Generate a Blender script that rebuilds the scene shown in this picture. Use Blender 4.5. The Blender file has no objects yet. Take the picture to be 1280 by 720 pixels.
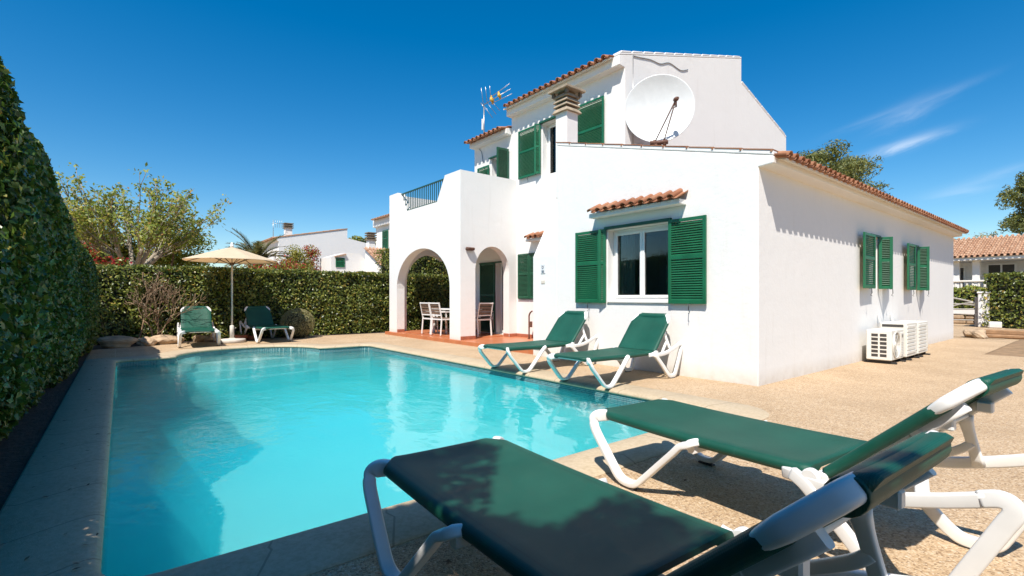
import bpy, bmesh, math, random
import numpy as np
from mathutils import Vector, Matrix, Euler

R = math.radians
SC = bpy.context.scene
COL = SC.collection
random.seed(7)
rng = np.random.default_rng(7)

# ------------------------------------------------------------------ camera, world, sun, exposure
CAMLOC = (-7.0365, -3.1966, 1.25)
cd = bpy.data.cameras.new("camera")
cam = bpy.data.objects.new("camera", cd)
COL.objects.link(cam)
cam.location = CAMLOC
cam.rotation_euler = (R(90), 0, R(-38.903))
cd.sensor_width = 36
cd.lens = 17.249
cd.shift_y = 12 / 1280
cd.clip_start = 0.05
cd.clip_end = 4000
SC.camera = cam

LIGHT = Vector((0.57, 0.37, -1.0)).normalized()      # direction the sunlight travels
elev = math.asin(-LIGHT.z)
azim = math.atan2(-LIGHT.x, -LIGHT.y)

SC.view_settings.view_transform = 'Standard'
SC.view_settings.look = 'None'
SC.view_settings.gamma = 1
SC.view_settings.use_curve_mapping = False
SC.view_settings.exposure = 0.50
SC.cycles.use_denoising = True
SC.cycles.max_bounces = 12
SC.cycles.transparent_max_bounces = 16
SC.cycles.volume_bounces = 10
SC.cycles.caustics_reflective = False
SC.cycles.caustics_refractive = False
SC.cycles.sample_clamp_indirect = 6

sd = bpy.data.lights.new("sun", 'SUN')
sd.energy = 5.0
sd.angle = R(0.55)
sd.color = (1.0, 0.945, 0.87)
sun = bpy.data.objects.new("sun", sd)
COL.objects.link(sun)
sun.rotation_euler = LIGHT.to_track_quat('-Z', 'Y').to_euler()
sun.location = (-20, -12, 30)

W = bpy.data.worlds.new("World")
SC.world = W
W.use_nodes = True
nt = W.node_tree
nt.nodes.clear()


def N(tree, t, **kw):
    n = tree.nodes.new(t)
    for k, v in kw.items():
        if k.startswith('i_'):
            n.inputs[k[2:]].default_value = v
        else:
            setattr(n, k, v)
    return n


def math_node(tree, op, a, b=None, c=None, clamp=False):
    n = tree.nodes.new('ShaderNodeMath')
    n.operation = op
    n.use_clamp = clamp
    for i, v in enumerate((a, b, c)):
        if v is None:
            continue
        if isinstance(v, (int, float)):
            n.inputs[i].default_value = v
        else:
            tree.links.new(v, n.inputs[i])
    return n.outputs[0]


def dotv(tree, a, vec):
    n = tree.nodes.new('ShaderNodeVectorMath')
    n.operation = 'DOT_PRODUCT'
    tree.links.new(a, n.inputs[0])
    n.inputs[1].default_value = vec
    return n.outputs['Value']


def world_sky():
    sky = N(nt, 'ShaderNodeTexSky', sky_type='NISHITA', sun_disc=False, sun_elevation=elev,
            sun_rotation=azim, altitude=100.0, air_density=1.0, dust_density=0.3, ozone_density=2.0)
    bg = N(nt, 'ShaderNodeBackground')
    bg.inputs['Strength'].default_value = 0.104
    out = N(nt, 'ShaderNodeOutputWorld')
    tc = N(nt, 'ShaderNodeTexCoord')
    # thin cirrus streaks, low in the sky beyond the garden on the right
    fwd = Vector((0.628, 0.778, 0))
    right = Vector((0.778, -0.628, 0))

    def dirpx(px, py):
        return (fwd + right * ((px - 640) / 613.3) + Vector((0, 0, 1)) * ((372 - py) / 613.3)).normalized()
    total = None
    for (px, py, wu, wv, tilt, amp, seed) in ((1126, 182, .046, .0075, 13, .62, 1), (1135, 140, .036, .014, 20, .20, 4), (1180, 118, .04, .006, 18, .12, 9),
                                              (1205, 236, .045, .010, 10, .2, 7), (1262, 212, .03, .006, 12, .14, 12), (1085, 150, .05, .006, 15, .1, 15)):
        c = dirpx(px, py)
        u = Vector((0, 0, 1)).cross(c).normalized() * -1
        v = u.cross(c).normalized()
        if v.z < 0:
            v = -v
        t = R(tilt)
        u2 = u * math.cos(t) + v * math.sin(t)
        v2 = v * math.cos(t) - u * math.sin(t)
        du = dotv(nt, tc.outputs['Generated'], u2)
        dv = dotv(nt, tc.outputs['Generated'], v2)
        comb = N(nt, 'ShaderNodeCombineXYZ')
        nt.links.new(math_node(nt, 'MULTIPLY', du, 14.0), comb.inputs[0])
        nt.links.new(math_node(nt, 'MULTIPLY', dv, 70.0), comb.inputs[1])
        comb.inputs[2].default_value = seed * 3.7
        nz = N(nt, 'ShaderNodeTexNoise')
        nz.inputs['Scale'].default_value = 1.0
        nz.inputs['Detail'].default_value = 6
        nz.inputs['Roughness'].default_value = .62
        nz.inputs['Distortion'].default_value = .8
        nt.links.new(comb.outputs[0], nz.inputs['Vector'])
        # warp the cross distance with low noise so the streak bends
        dvw = math_node(nt, 'ADD', dv, math_node(nt, 'MULTIPLY', math_node(nt, 'SUBTRACT', nz.outputs['Fac'], .5), wv * 2.2))
        e1 = math_node(nt, 'POWER', math_node(nt, 'DIVIDE', du, wu), 2.0)
        e2 = math_node(nt, 'POWER', math_node(nt, 'ABSOLUTE', math_node(nt, 'DIVIDE', dvw, wv)), 2.0)
        env = math_node(nt, 'EXPONENT', math_node(nt, 'MULTIPLY', math_node(nt, 'ADD', e1, e2), -1.0))
        fac = math_node(nt, 'MULTIPLY', env, math_node(nt, 'MULTIPLY', math_node(nt, 'SUBTRACT', nz.outputs['Fac'], .18), amp * 1.6))
        # the far side of the sphere must not get a ghost streak
        side = math_node(nt, 'GREATER_THAN', dotv(nt, tc.outputs['Generated'], c), 0.0)
        fac = math_node(nt, 'MULTIPLY', fac, side, clamp=True)
        total = fac if total is None else math_node(nt, 'ADD', total, fac, clamp=True)
    hsv = N(nt, 'ShaderNodeHueSaturation')
    hsv.inputs['Saturation'].default_value = 1.5
    hsv.inputs['Hue'].default_value = .497
    nt.links.new(sky.outputs[0], hsv.inputs['Color'])
    mix = N(nt, 'ShaderNodeMix', data_type='RGBA')
    nt.links.new(total, mix.inputs['Factor'])
    nt.links.new(hsv.outputs[0], mix.inputs['A'])
    mix.inputs['B'].default_value = (7.5, 8.0, 8.6, 1)
    nt.links.new(mix.outputs['Result'], bg.inputs['Color'])
    nt.links.new(bg.outputs[0], out.inputs['Surface'])


world_sky()

# ------------------------------------------------------------------ mesh helpers


class MB:
    """collects verts and faces; build() links them as one mesh object"""

    def __init__(s):
        s.v = []
        s.f = []
        s.uv = {}
        s.sm = set()
        s.M = Matrix.Identity(4)

    def add(s, pts):
        b = len(s.v)
        s.v += [tuple(s.M @ Vector(p)) for p in pts]
        return b

    def face(s, idx, smooth=False):
        if smooth:
            s.sm.add(len(s.f))
        s.f.append(tuple(idx))

    def box(s, x0, x1, y0, y1, z0, z1):
        b = s.add([(x0, y0, z0), (x1, y0, z0), (x1, y1, z0), (x0, y1, z0), (x0, y0, z1), (x1, y0, z1), (x1, y1, z1), (x0, y1, z1)])
        for q in ((0, 3, 2, 1), (4, 5, 6, 7), (0, 1, 5, 4), (1, 2, 6, 5), (2, 3, 7, 6), (3, 0, 4, 7)):
            s.face([b + i for i in q])
        return s

    def rbox(s, x0, x1, y0, y1, z0, z1, r=.01):
        """box with chamfered edges"""
        pts = []
        for (x, sx) in ((x0, 1), (x1, -1)):
            for (y, sy) in ((y0, 1), (y1, -1)):
                for (z, sz) in ((z0, 1), (z1, -1)):
                    pts += [(x, y + sy * r, z + sz * r), (x + sx * r, y, z + sz * r), (x + sx * r, y + sy * r, z)]
        bm = bmesh.new()
        for p in pts:
            bm.verts.new(p)
        res = bmesh.ops.convex_hull(bm, input=bm.verts)
        bm.verts.index_update()
        b = s.add([v.co for v in bm.verts])
        for f in bm.faces:
            s.face([b + v.index for v in f.verts])
        bm.free()
        return s

    def prism(s, poly, axis, a0, a1):
        """poly: list of 2D points; axis 0: (y,z), 1: (x,z), 2: (x,y)"""
        def p3(q, a):
            return (a, q[0], q[1]) if axis == 0 else (q[0], a, q[1]) if axis == 1 else (q[0], q[1], a)
        n = len(poly)
        b = s.add([p3(q, a0) for q in poly] + [p3(q, a1) for q in poly])
        s.face([b + i for i in range(n)][::-1])
        s.face([b + n + i for i in range(n)])
        for i in range(n):
            j = (i + 1) % n
            s.face([b + i, b + j, b + n + j, b + n + i])
        return s

    def sweep(s, path, prof, smooth=True, cap=True, scales=None, up=None, closed=False):
        """prof: 2D (side, up) points swept along path with parallel transport"""
        P = [Vector(p) for p in path]
        n = len(P)
        T = []
        for i in range(n):
            if closed:
                a, c = P[(i - 1) % n], P[(i + 1) % n]
            else:
                a, c = P[max(i - 1, 0)], P[min(i + 1, n - 1)]
            t = (c - a)
            T.append(t.normalized() if t.length > 1e-9 else Vector((0, 0, 1)))
        u = Vector(up) if up is not None else (Vector((0, 0, 1)) if abs(T[0].z) < .9 else Vector((0, 1, 0)))
        rings = []
        m = len(prof)
        for i in range(n):
            u = (u - T[i] * u.dot(T[i]))
            if u.length < 1e-6:
                u = Vector((0, 1, 0)) - T[i] * T[i].y
            u.normalize()
            side = T[i].cross(u)
            sc = scales[i] if scales is not None else 1.0
            rings.append(s.add([P[i] + side * (q[0] * sc) + u * (q[1] * sc) for q in prof]))
        for i in range(n if closed else n - 1):
            a, c = rings[i], rings[(i + 1) % n]
            for k in range(m):
                l = (k + 1) % m
                s.face([a + k, a + l, c + l, c + k], smooth)
        if cap and not closed:
            s.face([rings[0] + k for k in range(m)][::-1])
            s.face([rings[-1] + k for k in range(m)])
        return s

    def tube(s, path, r, seg=8, **kw):
        rr = r if not isinstance(r, (list, tuple)) else 1.0
        prof = [(math.cos(2 * math.pi * k / seg) * rr, math.sin(2 * math.pi * k / seg) * rr) for k in range(seg)]
        return s.sweep(path, prof, scales=list(r) if isinstance(r, (list, tuple)) else None, **kw)

    def lathe(s, prof, c=(0, 0), seg=24, smooth=True):
        """prof: (r, z) pairs from bottom to top around a vertical axis through c"""
        rings = [s.add([(c[0] + r * math.cos(2 * math.pi * k / seg), c[1] + r * math.sin(2 * math.pi * k / seg), z) for k in range(seg)]) for r, z in prof]
        for a, b in zip(rings, rings[1:]):
            for k in range(seg):
                l = (k + 1) % seg
                s.face([a + k, a + l, b + l, b + k], smooth)
        s.face([rings[0] + k for k in range(seg)][::-1])
        s.face([rings[-1] + k for k in range(seg)])
        return s

    def grid(s, fn, nu, nv, smooth=True):
        b = s.add([fn(i / nu, j / nv) for i in range(nu + 1) for j in range(nv + 1)])
        for i in range(nu):
            for j in range(nv):
                a = b + i * (nv + 1) + j
                s.face([a, a + nv + 1, a + nv + 2, a + 1], smooth)
        return s

    def build(s, name, mat, parent=None, bevel=0, seg=2, recalc=True):
        me = bpy.data.meshes.new(name)
        me.from_pydata(s.v, [], s.f)
        if s.sm:
            fl = [i in s.sm for i in range(len(s.f))]
            me.polygons.foreach_set('use_smooth', fl)
        if recalc:
            bm = bmesh.new()
            bm.from_mesh(me)
            bmesh.ops.recalc_face_normals(bm, faces=bm.faces)
            bm.to_mesh(me)
            bm.free()
        o = bpy.data.objects.new(name, me)
        COL.objects.link(o)
        if mat:
            me.materials.append(mat)
        if parent:
            o.parent = parent
        if bevel:
            m = o.modifiers.new('bevel', 'BEVEL')
            m.width = bevel
            m.segments = seg
            m.limit_method = 'ANGLE'
            m.angle_limit = R(40)
            m.harden_normals = False
        return o


def smooth_path(pts, n=6, closed=False):
    """Catmull-Rom through pts"""
    P = [Vector(p) for p in pts]
    out = []
    m = len(P)
    for i in range(m if closed else m - 1):
        if closed:
            a, b, c, d = P[(i - 1) % m], P[i], P[(i + 1) % m], P[(i + 2) % m]
        else:
            a, b, c, d = P[max(i - 1, 0)], P[i], P[i + 1], P[min(i + 2, m - 1)]
        for k in range(n):
            t = k / n
            out.append(0.5 * ((2 * b) + (c - a) * t + (2 * a - 5 * b + 4 * c - d) * t * t + (3 * b - a - 3 * c + d) * t ** 3))
    if not closed:
        out.append(P[-1])
    return out


def rrect(w, h, r, k=3):
    pts = []
    for cx, cy, a0 in ((w / 2 - r, h / 2 - r, 0), (-w / 2 + r, h / 2 - r, 90), (-w / 2 + r, -h / 2 + r, 180), (w / 2 - r, -h / 2 + r, 270)):
        for i in range(k + 1):
            a = R(a0 + 90 * i / k)
            pts.append((cx + r * math.cos(a), cy + r * math.sin(a)))
    return pts


def thing(name, label, cat, loc=(0, 0, 0), rz=0, group=None):
    o = bpy.data.objects.new(name, None)
    COL.objects.link(o)
    o.location = loc
    o.rotation_euler = (0, 0, rz)
    o.empty_display_size = .2
    return tag(o, label, cat, group)


def tag(o, label, cat, group=None):
    o['label'] = label
    o['category'] = cat
    if group:
        o['group'] = group
    return o


def struct(o):
    o['kind'] = 'structure'
    return o


def cut(o, cutters):
    """boolean-subtract the MBs from mesh object o, for good"""
    par = o.parent
    o.parent = None
    for mb in cutters:
        c = mb.build('cutter', None)
        m = o.modifiers.new('b', 'BOOLEAN')
        m.operation = 'DIFFERENCE'
        m.solver = 'EXACT'
        m.object = c
        dg = bpy.context.evaluated_depsgraph_get()
        me = bpy.data.meshes.new_from_object(o.evaluated_get(dg))
        o.modifiers.clear()
        old = o.data
        me.name = old.name
        o.data = me
        bpy.data.meshes.remove(old)
        cm = c.data
        bpy.data.objects.remove(c)
        bpy.data.meshes.remove(cm)
    o.parent = par
    return o


def add_bevel(o, w=.012, seg=2):
    m = o.modifiers.new('bevel', 'BEVEL')
    m.width = w
    m.segments = seg
    m.limit_method = 'ANGLE'
    m.angle_limit = R(40)


# ------------------------------------------------------------------ materials


def newmat(name):
    m = bpy.data.materials.new(name)
    m.use_nodes = True
    t = m.node_tree
    t.nodes.clear()
    out = t.nodes.new('ShaderNodeOutputMaterial')
    p = t.nodes.new('ShaderNodeBsdfPrincipled')
    t.links.new(p.outputs[0], out.inputs['Surface'])
    return m, t, p, out


def coords(t, scale=None, kind='Object'):
    tc = t.nodes.new('ShaderNodeTexCoord')
    if scale is None:
        return tc.outputs[kind]
    mp = t.nodes.new('ShaderNodeMapping')
    mp.inputs['Scale'].default_value = scale if not isinstance(scale, (int, float)) else (scale,) * 3
    t.links.new(tc.outputs[kind], mp.inputs['Vector'])
    return mp.outputs[0]


def noise(t, scale, detail=4, rough=.55, vec=None, dist=0.0):
    n = t.nodes.new('ShaderNodeTexNoise')
    n.inputs['Scale'].default_value = scale
    n.inputs['Detail'].default_value = detail
    n.inputs['Roughness'].default_value = rough
    n.inputs['Distortion'].default_value = dist
    t.links.new(vec if vec is not None else coords(t), n.inputs['Vector'])
    return n.outputs['Fac']


def ramp(t, fac, stops, interp='LINEAR'):
    r = t.nodes.new('ShaderNodeValToRGB')
    r.color_ramp.interpolation = interp
    el = r.color_ramp.elements
    while len(el) < len(stops):
        el.new(.5)
    for e, (p, c) in zip(el, stops):
        e.position = p
        e.color = (*c, 1) if len(c) == 3 else c
    t.links.new(fac, r.inputs[0])
    return r.outputs[0]


def mixc(t, fac, a, b, blend='MIX'):
    m = t.nodes.new('ShaderNodeMix')
    m.data_type = 'RGBA'
    m.blend_type = blend
    for v, k in ((fac, 'Factor'), (a, 'A'), (b, 'B')):
        if isinstance(v, (int, float)):
            m.inputs[k].default_value = v
        elif isinstance(v, tuple):
            m.inputs[k].default_value = (*v, 1) if len(v) == 3 else v
        else:
            t.links.new(v, m.inputs[k])
    return m.outputs['Result']


def bump(t, p, h, strength=.3, dist=.01):
    b = t.nodes.new('ShaderNodeBump')
    b.inputs['Strength'].default_value = strength
    b.inputs['Distance'].default_value = dist
    t.links.new(h, b.inputs['Height'])
    t.links.new(b.outputs[0], p.inputs['Normal'])
    return b


def simple(name, col, rough=.5, var=.12, vscale=6.0, bscale=0, bstr=.2, bdist=.005, metal=0.0, spec=.5):
    m, t, p, o = newmat(name)
    n = noise(t, vscale, 5)
    lo = tuple(c * (1 - var) for c in col)
    hi = tuple(min(1, c * (1 + var)) for c in col)
    t.links.new(ramp(t, n, ((.3, lo), (.7, hi))), p.inputs['Base Color'])
    p.inputs['Roughness'].default_value = rough
    p.inputs['Metallic'].default_value = metal
    p.inputs['Specular IOR Level'].default_value = spec
    if bscale:
        bump(t, p, noise(t, bscale, 4), bstr, bdist)
    return m


def mat_plaster(name='white_plaster', col=(.805, .782, .745), stain=.05):
    m, t, p, o = newmat(name)
    n1 = noise(t, .8, 5, .6)
    n2 = noise(t, 7, 5, .6)
    n3 = noise(t, 2.0, 4, .6, vec=coords(t, (3.5, 3.5, .35)))
    c1 = mixc(t, n1, tuple(c * (1 - stain * 1.5) for c in col), col)
    st = ramp(t, n3, ((.58, (0, 0, 0)), (.8, (1, 1, 1))))
    c2 = mixc(t, math_node(t, 'MULTIPLY', st, .6), c1, tuple(c * .87 * k for c, k in zip(col, (1, .985, .96))))
    # splash dirt in the lowest hand's breadth of the wall
    sx = t.nodes.new('ShaderNodeSeparateXYZ')
    t.links.new(coords(t), sx.inputs[0])
    lowz = math_node(t, 'SUBTRACT', 1.0, math_node(t, 'DIVIDE', sx.outputs['Z'], .24), clamp=True)
    dirt = math_node(t, 'MULTIPLY', lowz, n2)
    c3 = mixc(t, dirt, c2, (.55, .47, .37))
    t.links.new(c3, p.inputs['Base Color'])
    p.inputs['Roughness'].default_value = .85
    p.inputs['Specular IOR Level'].default_value = .2
    h = math_node(t, 'ADD', math_node(t, 'MULTIPLY', noise(t, 4.0, 3), 1.0), math_node(t, 'ADD', math_node(t, 'MULTIPLY', noise(t, 18.0, 4), .35), math_node(t, 'MULTIPLY', noise(t, 90.0, 3), .12)))
    bump(t, p, h, .40, .014)
    return m


def mat_aggregate():
    m, t, p, o = newmat('washed_aggregate_paving')
    v = t.nodes.new('ShaderNodeTexVoronoi')
    v.inputs['Scale'].default_value = 110
    t.links.new(coords(t), v.inputs['Vector'])
    v2 = t.nodes.new('ShaderNodeTexVoronoi')
    v2.inputs['Scale'].default_value = 52
    t.links.new(coords(t), v2.inputs['Vector'])
    sep = t.nodes.new('ShaderNodeSeparateColor')
    t.links.new(v.outputs['Color'], sep.inputs[0])
    sep2 = t.nodes.new('ShaderNodeSeparateColor')
    t.links.new(v2.outputs['Color'], sep2.inputs[0])
    peb = ramp(t, sep.outputs[0], ((0, (.15, .08, .04)), (.10, (.34, .21, .11)), (.45, (.50, .34, .195)), (.75, (.58, .42, .265)), (.93, (.66, .53, .37)), (1, (.74, .65, .52))))
    peb2 = ramp(t, sep2.outputs[1], ((0, (.28, .17, .09)), (.5, (.50, .34, .195)), (.9, (.60, .44, .275)), (1, (.72, .64, .52))))
    c = mixc(t, .30, peb, peb2)
    c = mixc(t, .22, c, (.56, .43, .28))
    dots = ramp(t, sep.outputs[2], ((.0, (1, 1, 1)), (.07, (1, 1, 1)), (.085, (0, 0, 0)), (1, (0, 0, 0))))
    c = mixc(t, math_node(t, 'MULTIPLY', dots, .6), c, (.16, .09, .045))
    big = noise(t, .9, 5, .62)
    c = mixc(t, 1.0, c, ramp(t, big, ((.3, (.80, .78, .75)), (.7, (1.0, 1.0, 1.0)))), 'MULTIPLY')
    # pour joints every 2.6 m
    sx = t.nodes.new('ShaderNodeSeparateXYZ')
    t.links.new(coords(t), sx.inputs[0])
    for ax, off in (('X', .55), ('Y', .8)):
        w = math_node(t, 'FRACT', math_node(t, 'DIVIDE', math_node(t, 'ADD', sx.outputs[ax], off + 26), 2.6))
        line = math_node(t, 'LESS_THAN', math_node(t, 'ABSOLUTE', math_node(t, 'SUBTRACT', w, .5)), .0032)
        c = mixc(t, math_node(t, 'MULTIPLY', line, .45), c, (.60, .47, .32))
    t.links.new(c, p.inputs['Base Color'])
    p.inputs['Roughness'].default_value = .75
    p.inputs['Specular IOR Level'].default_value = .25
    h = math_node(t, 'ADD', math_node(t, 'MULTIPLY', v.outputs['Distance'], -1.0), math_node(t, 'MULTIPLY', v2.outputs['Distance'], -.8))
    bump(t, p, h, .55, .006)
    return m


def mat_coping():
    m, t, p, o = newmat('cast_stone_coping')
    uv = coords(t, kind='UV')
    sx = t.nodes.new('ShaderNodeSeparateXYZ')
    t.links.new(uv, sx.inputs[0])
    n1 = noise(t, 2.2, 6, .65)
    n2 = noise(t, 38, 4, .6)
    c = ramp(t, n1, ((.25, (.40, .31, .20)), (.5, (.47, .37, .24)), (.75, (.52, .415, .28))))
    c = mixc(t, .35, c, ramp(t, n2, ((.35, (.34, .26, .165)), (.6, (.56, .46, .33)))))
    # weathered patches
    patch = ramp(t, noise(t, 1.1, 6, .7, dist=.6), ((.55, (0, 0, 0)), (.72, (1, 1, 1))))
    c = mixc(t, math_node(t, 'MULTIPLY', patch, .35), c, (.33, .255, .175))
    fr = math_node(t, 'FRACT', math_node(t, 'DIVIDE', sx.outputs['X'], .62))
    line = math_node(t, 'LESS_THAN', math_node(t, 'ABSOLUTE', math_node(t, 'SUBTRACT', fr, .5)), .0095)
    c = mixc(t, math_node(t, 'MULTIPLY', line, .6), c, (.20, .145, .095))
    t.links.new(c, p.inputs['Base Color'])
    p.inputs['Roughness'].default_value = .72
    p.inputs['Specular IOR Level'].default_value = .3
    bump(t, p, math_node(t, 'SUBTRACT', math_node(t, 'ADD', n2, math_node(t, 'MULTIPLY', noise(t, 160, 2), .5)), math_node(t, 'MULTIPLY', line, 2.0)), .35, .004)
    return m


def mat_mosaic():
    """small glass tiles at the waterline"""
    m, t, p, o = newmat('teal_mosaic_tiles')
    vec = coords(t)
    sx = t.nodes.new('ShaderNodeSeparateXYZ')
    t.links.new(vec, sx.inputs[0])
    s = 40.0
    a = math_node(t, 'FRACT', math_node(t, 'MULTIPLY', math_node(t, 'ADD', sx.outputs['X'], sx.outputs['Y']), s))
    b = math_node(t, 'FRACT', math_node(t, 'MULTIPLY', math_node(t, 'ADD', sx.outputs['Z'], 10.0), s))
    g = math_node(t, 'MINIMUM', math_node(t, 'MINIMUM', a, math_node(t, 'SUBTRACT', 1.0, a)), math_node(t, 'MINIMUM', b, math_node(t, 'SUBTRACT', 1.0, b)))
    grout = math_node(t, 'LESS_THAN', g, .07)
    wn = t.nodes.new('ShaderNodeTexWhiteNoise')
    sn = t.nodes.new('ShaderNodeVectorMath')
    sn.operation = 'FLOOR'
    ms = t.nodes.new('ShaderNodeVectorMath')
    ms.operation = 'SCALE'
    ms.inputs['Scale'].default_value = s
    t.links.new(vec, ms.inputs[0])
    t.links.new(ms.outputs[0], sn.inputs[0])
    t.links.new(sn.outputs[0], wn.inputs['Vector'])
    tc = ramp(t, wn.outputs['Value'], ((0, (.010, .085, .11)), (.5, (.02, .13, .15)), (1, (.04, .20, .22))))
    t.links.new(mixc(t, grout, tc, (.35, .42, .40)), p.inputs['Base Color'])
    p.inputs['Roughness'].default_value = .25
    return m


def mat_pool():
    m, t, p, o = newmat('pale_blue_pool_render')
    n1 = noise(t, .7, 4)
    n2 = noise(t, 5, 4)
    c = ramp(t, n1, ((.3, (.40, .56, .54)), (.7, (.46, .61, .58))))
    c = mixc(t, math_node(t, 'MULTIPLY', n2, .15), c, (.34, .50, .51))
    t.links.new(c, p.inputs['Base Color'])
    p.inputs['Roughness'].default_value = .7
    return m


def mat_water():
    m, t, p, o = newmat('pool_water')
    t.nodes.remove(p)
    tr = t.nodes.new('ShaderNodeBsdfTransparent')
    tr.inputs['Color'].default_value = (.93, .985, .99, 1)
    gl = t.nodes.new('ShaderNodeBsdfGlossy')
    gl.inputs['Roughness'].default_value = .015
    fr = t.nodes.new('ShaderNodeFresnel')
    fr.inputs['IOR'].default_value = 1.34
    mx = t.nodes.new('ShaderNodeMixShader')
    # long lazy swell plus patches of fine ripples (the breeze reaches the far end)
    v = coords(t)
    n1 = noise(t, 1.0, 2, .5, vec=coords(t, (2.2, 1.3, 1)), dist=.4)
    n2 = noise(t, 1.0, 3, .55, vec=coords(t, (9, 6, 1)), dist=.6)
    n3 = noise(t, 1.0, 2, .5, vec=coords(t, (26, 15, 1)), dist=.3)
    sx = t.nodes.new('ShaderNodeSeparateXYZ')
    t.links.new(v, sx.inputs[0])
    far = t.nodes.new('ShaderNodeMapRange')
    far.inputs['From Min'].default_value = 0.5
    far.inputs['From Max'].default_value = 7.5
    far.inputs['To Min'].default_value = .10
    far.inputs['To Max'].default_value = 1.0
    t.links.new(math_node(t, 'ADD', sx.outputs['Y'], math_node(t, 'MULTIPLY', math_node(t, 'ADD', sx.outputs['X'], 4.4), -.55)), far.inputs['Value'])
    patch = math_node(t, 'MULTIPLY', far.outputs[0], ramp(t, noise(t, .8, 3), ((.3, (.35, .35, .35)), (.65, (1, 1, 1)))))
    h = math_node(t, 'ADD', math_node(t, 'MULTIPLY', n1, 1.0), math_node(t, 'MULTIPLY', patch, math_node(t, 'ADD', math_node(t, 'MULTIPLY', n2, .7), math_node(t, 'MULTIPLY', n3, .3))))
    h = math_node(t, 'ADD', h, math_node(t, 'MULTIPLY', n2, .05))
    b = t.nodes.new('ShaderNodeBump')
    b.inputs['Strength'].default_value = .55
    b.inputs['Distance'].default_value = .026
    t.links.new(h, b.inputs['Height'])
    t.links.new(b.outputs[0], fr.inputs['Normal'])
    t.links.new(b.outputs[0], gl.inputs['Normal'])
    t.links.new(fr.outputs[0], mx.inputs[0])
    t.links.new(tr.outputs[0], mx.inputs[1])
    t.links.new(gl.outputs[0], mx.inputs[2])
    t.links.new(mx.outputs[0], o.inputs['Surface'])
    va = t.nodes.new('ShaderNodeVolumeAbsorption')
    va.inputs['Color'].default_value = (.40, .90, .93, 1)
    va.inputs['Density'].default_value = .75
    vs = t.nodes.new('ShaderNodeVolumeScatter')
    vs.inputs['Color'].default_value = (.06, .74, .84, 1)
    vs.inputs['Density'].default_value = .42
    ad = t.nodes.new('ShaderNodeAddShader')
    t.links.new(va.outputs[0], ad.inputs[0])
    t.links.new(vs.outputs[0], ad.inputs[1])
    t.links.new(ad.outputs[0], o.inputs['Volume'])
    return m


def mat_leaf(name, stops, rough=.42, trans=.35, spec=.5):
    m, t, p, o = newmat(name)
    g = t.nodes.new('ShaderNodeNewGeometry')
    c = ramp(t, g.outputs['Random Per Island'], stops)
    t.links.new(c, p.inputs['Base Color'])
    p.inputs['Roughness'].default_value = rough
    p.inputs['Specular IOR Level'].default_value = spec
    tl = t.nodes.new('ShaderNodeBsdfTranslucent')
    hs = t.nodes.new('ShaderNodeHueSaturation')
    hs.inputs['Hue'].default_value = .475
    hs.inputs['Value'].default_value = 1.5
    t.links.new(c, hs.inputs['Color'])
    t.links.new(hs.outputs[0], tl.inputs['Color'])
    mx = t.nodes.new('ShaderNodeMixShader')
    mx.inputs[0].default_value = trans
    t.links.new(p.outputs[0], mx.inputs[1])
    t.links.new(tl.outputs[0], mx.inputs[2])
    t.links.new(mx.outputs[0], o.inputs['Surface'])
    return m


def mat_tile(name='terracotta_roof_tiles', cols=((.19, .072, .038), (.33, .145, .078), (.46, .25, .145))):
    m, t, p, o = newmat(name)
    g = t.nodes.new('ShaderNodeNewGeometry')
    n = noise(t, 5, 5, .65)
    c = ramp(t, g.outputs['Random Per Island'], ((0, cols[0]), (.5, cols[1]), (1, cols[2])))
    c2 = ramp(t, n, ((.3, cols[0]), (.55, cols[1]), (.75, cols[2])))
    c = mixc(t, .5, c, c2)
    li = ramp(t, noise(t, 14, 5, .7), ((.58, (0, 0, 0)), (.75, (1, 1, 1))))
    c = mixc(t, math_node(t, 'MULTIPLY', li, .4), c, (.42, .36, .26))
    t.links.new(c, p.inputs['Base Color'])
    p.inputs['Roughness'].default_value = .85
    p.inputs['Specular IOR Level'].default_value = .2
    bump(t, p, noise(t, 60, 4), .3, .004)
    return m


def mat_floor_tiles():
    m, t, p, o = newmat('terracotta_floor_tiles')
    b = t.nodes.new('ShaderNodeTexBrick')
    b.offset = 0.0
    b.inputs['Scale'].default_value = 1.0
    b.inputs['Brick Width'].default_value = .30
    b.inputs['Row Height'].default_value = .30
    b.inputs['Mortar Size'].default_value = .006
    b.inputs['Color1'].default_value = (.42, .125, .045, 1)
    b.inputs['Color2'].default_value = (.52, .18, .07, 1)
    b.inputs['Mortar'].default_value = (.42, .26, .17, 1)
    t.links.new(coords(t), b.inputs['Vector'])
    t.links.new(mixc(t, .3, b.outputs['Color'], ramp(t, noise(t, 3, 5), ((.3, (.38, .12, .05)), (.7, (.56, .21, .09))))), p.inputs['Base Color'])
    p.inputs['Roughness'].default_value = .35
    return m


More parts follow.
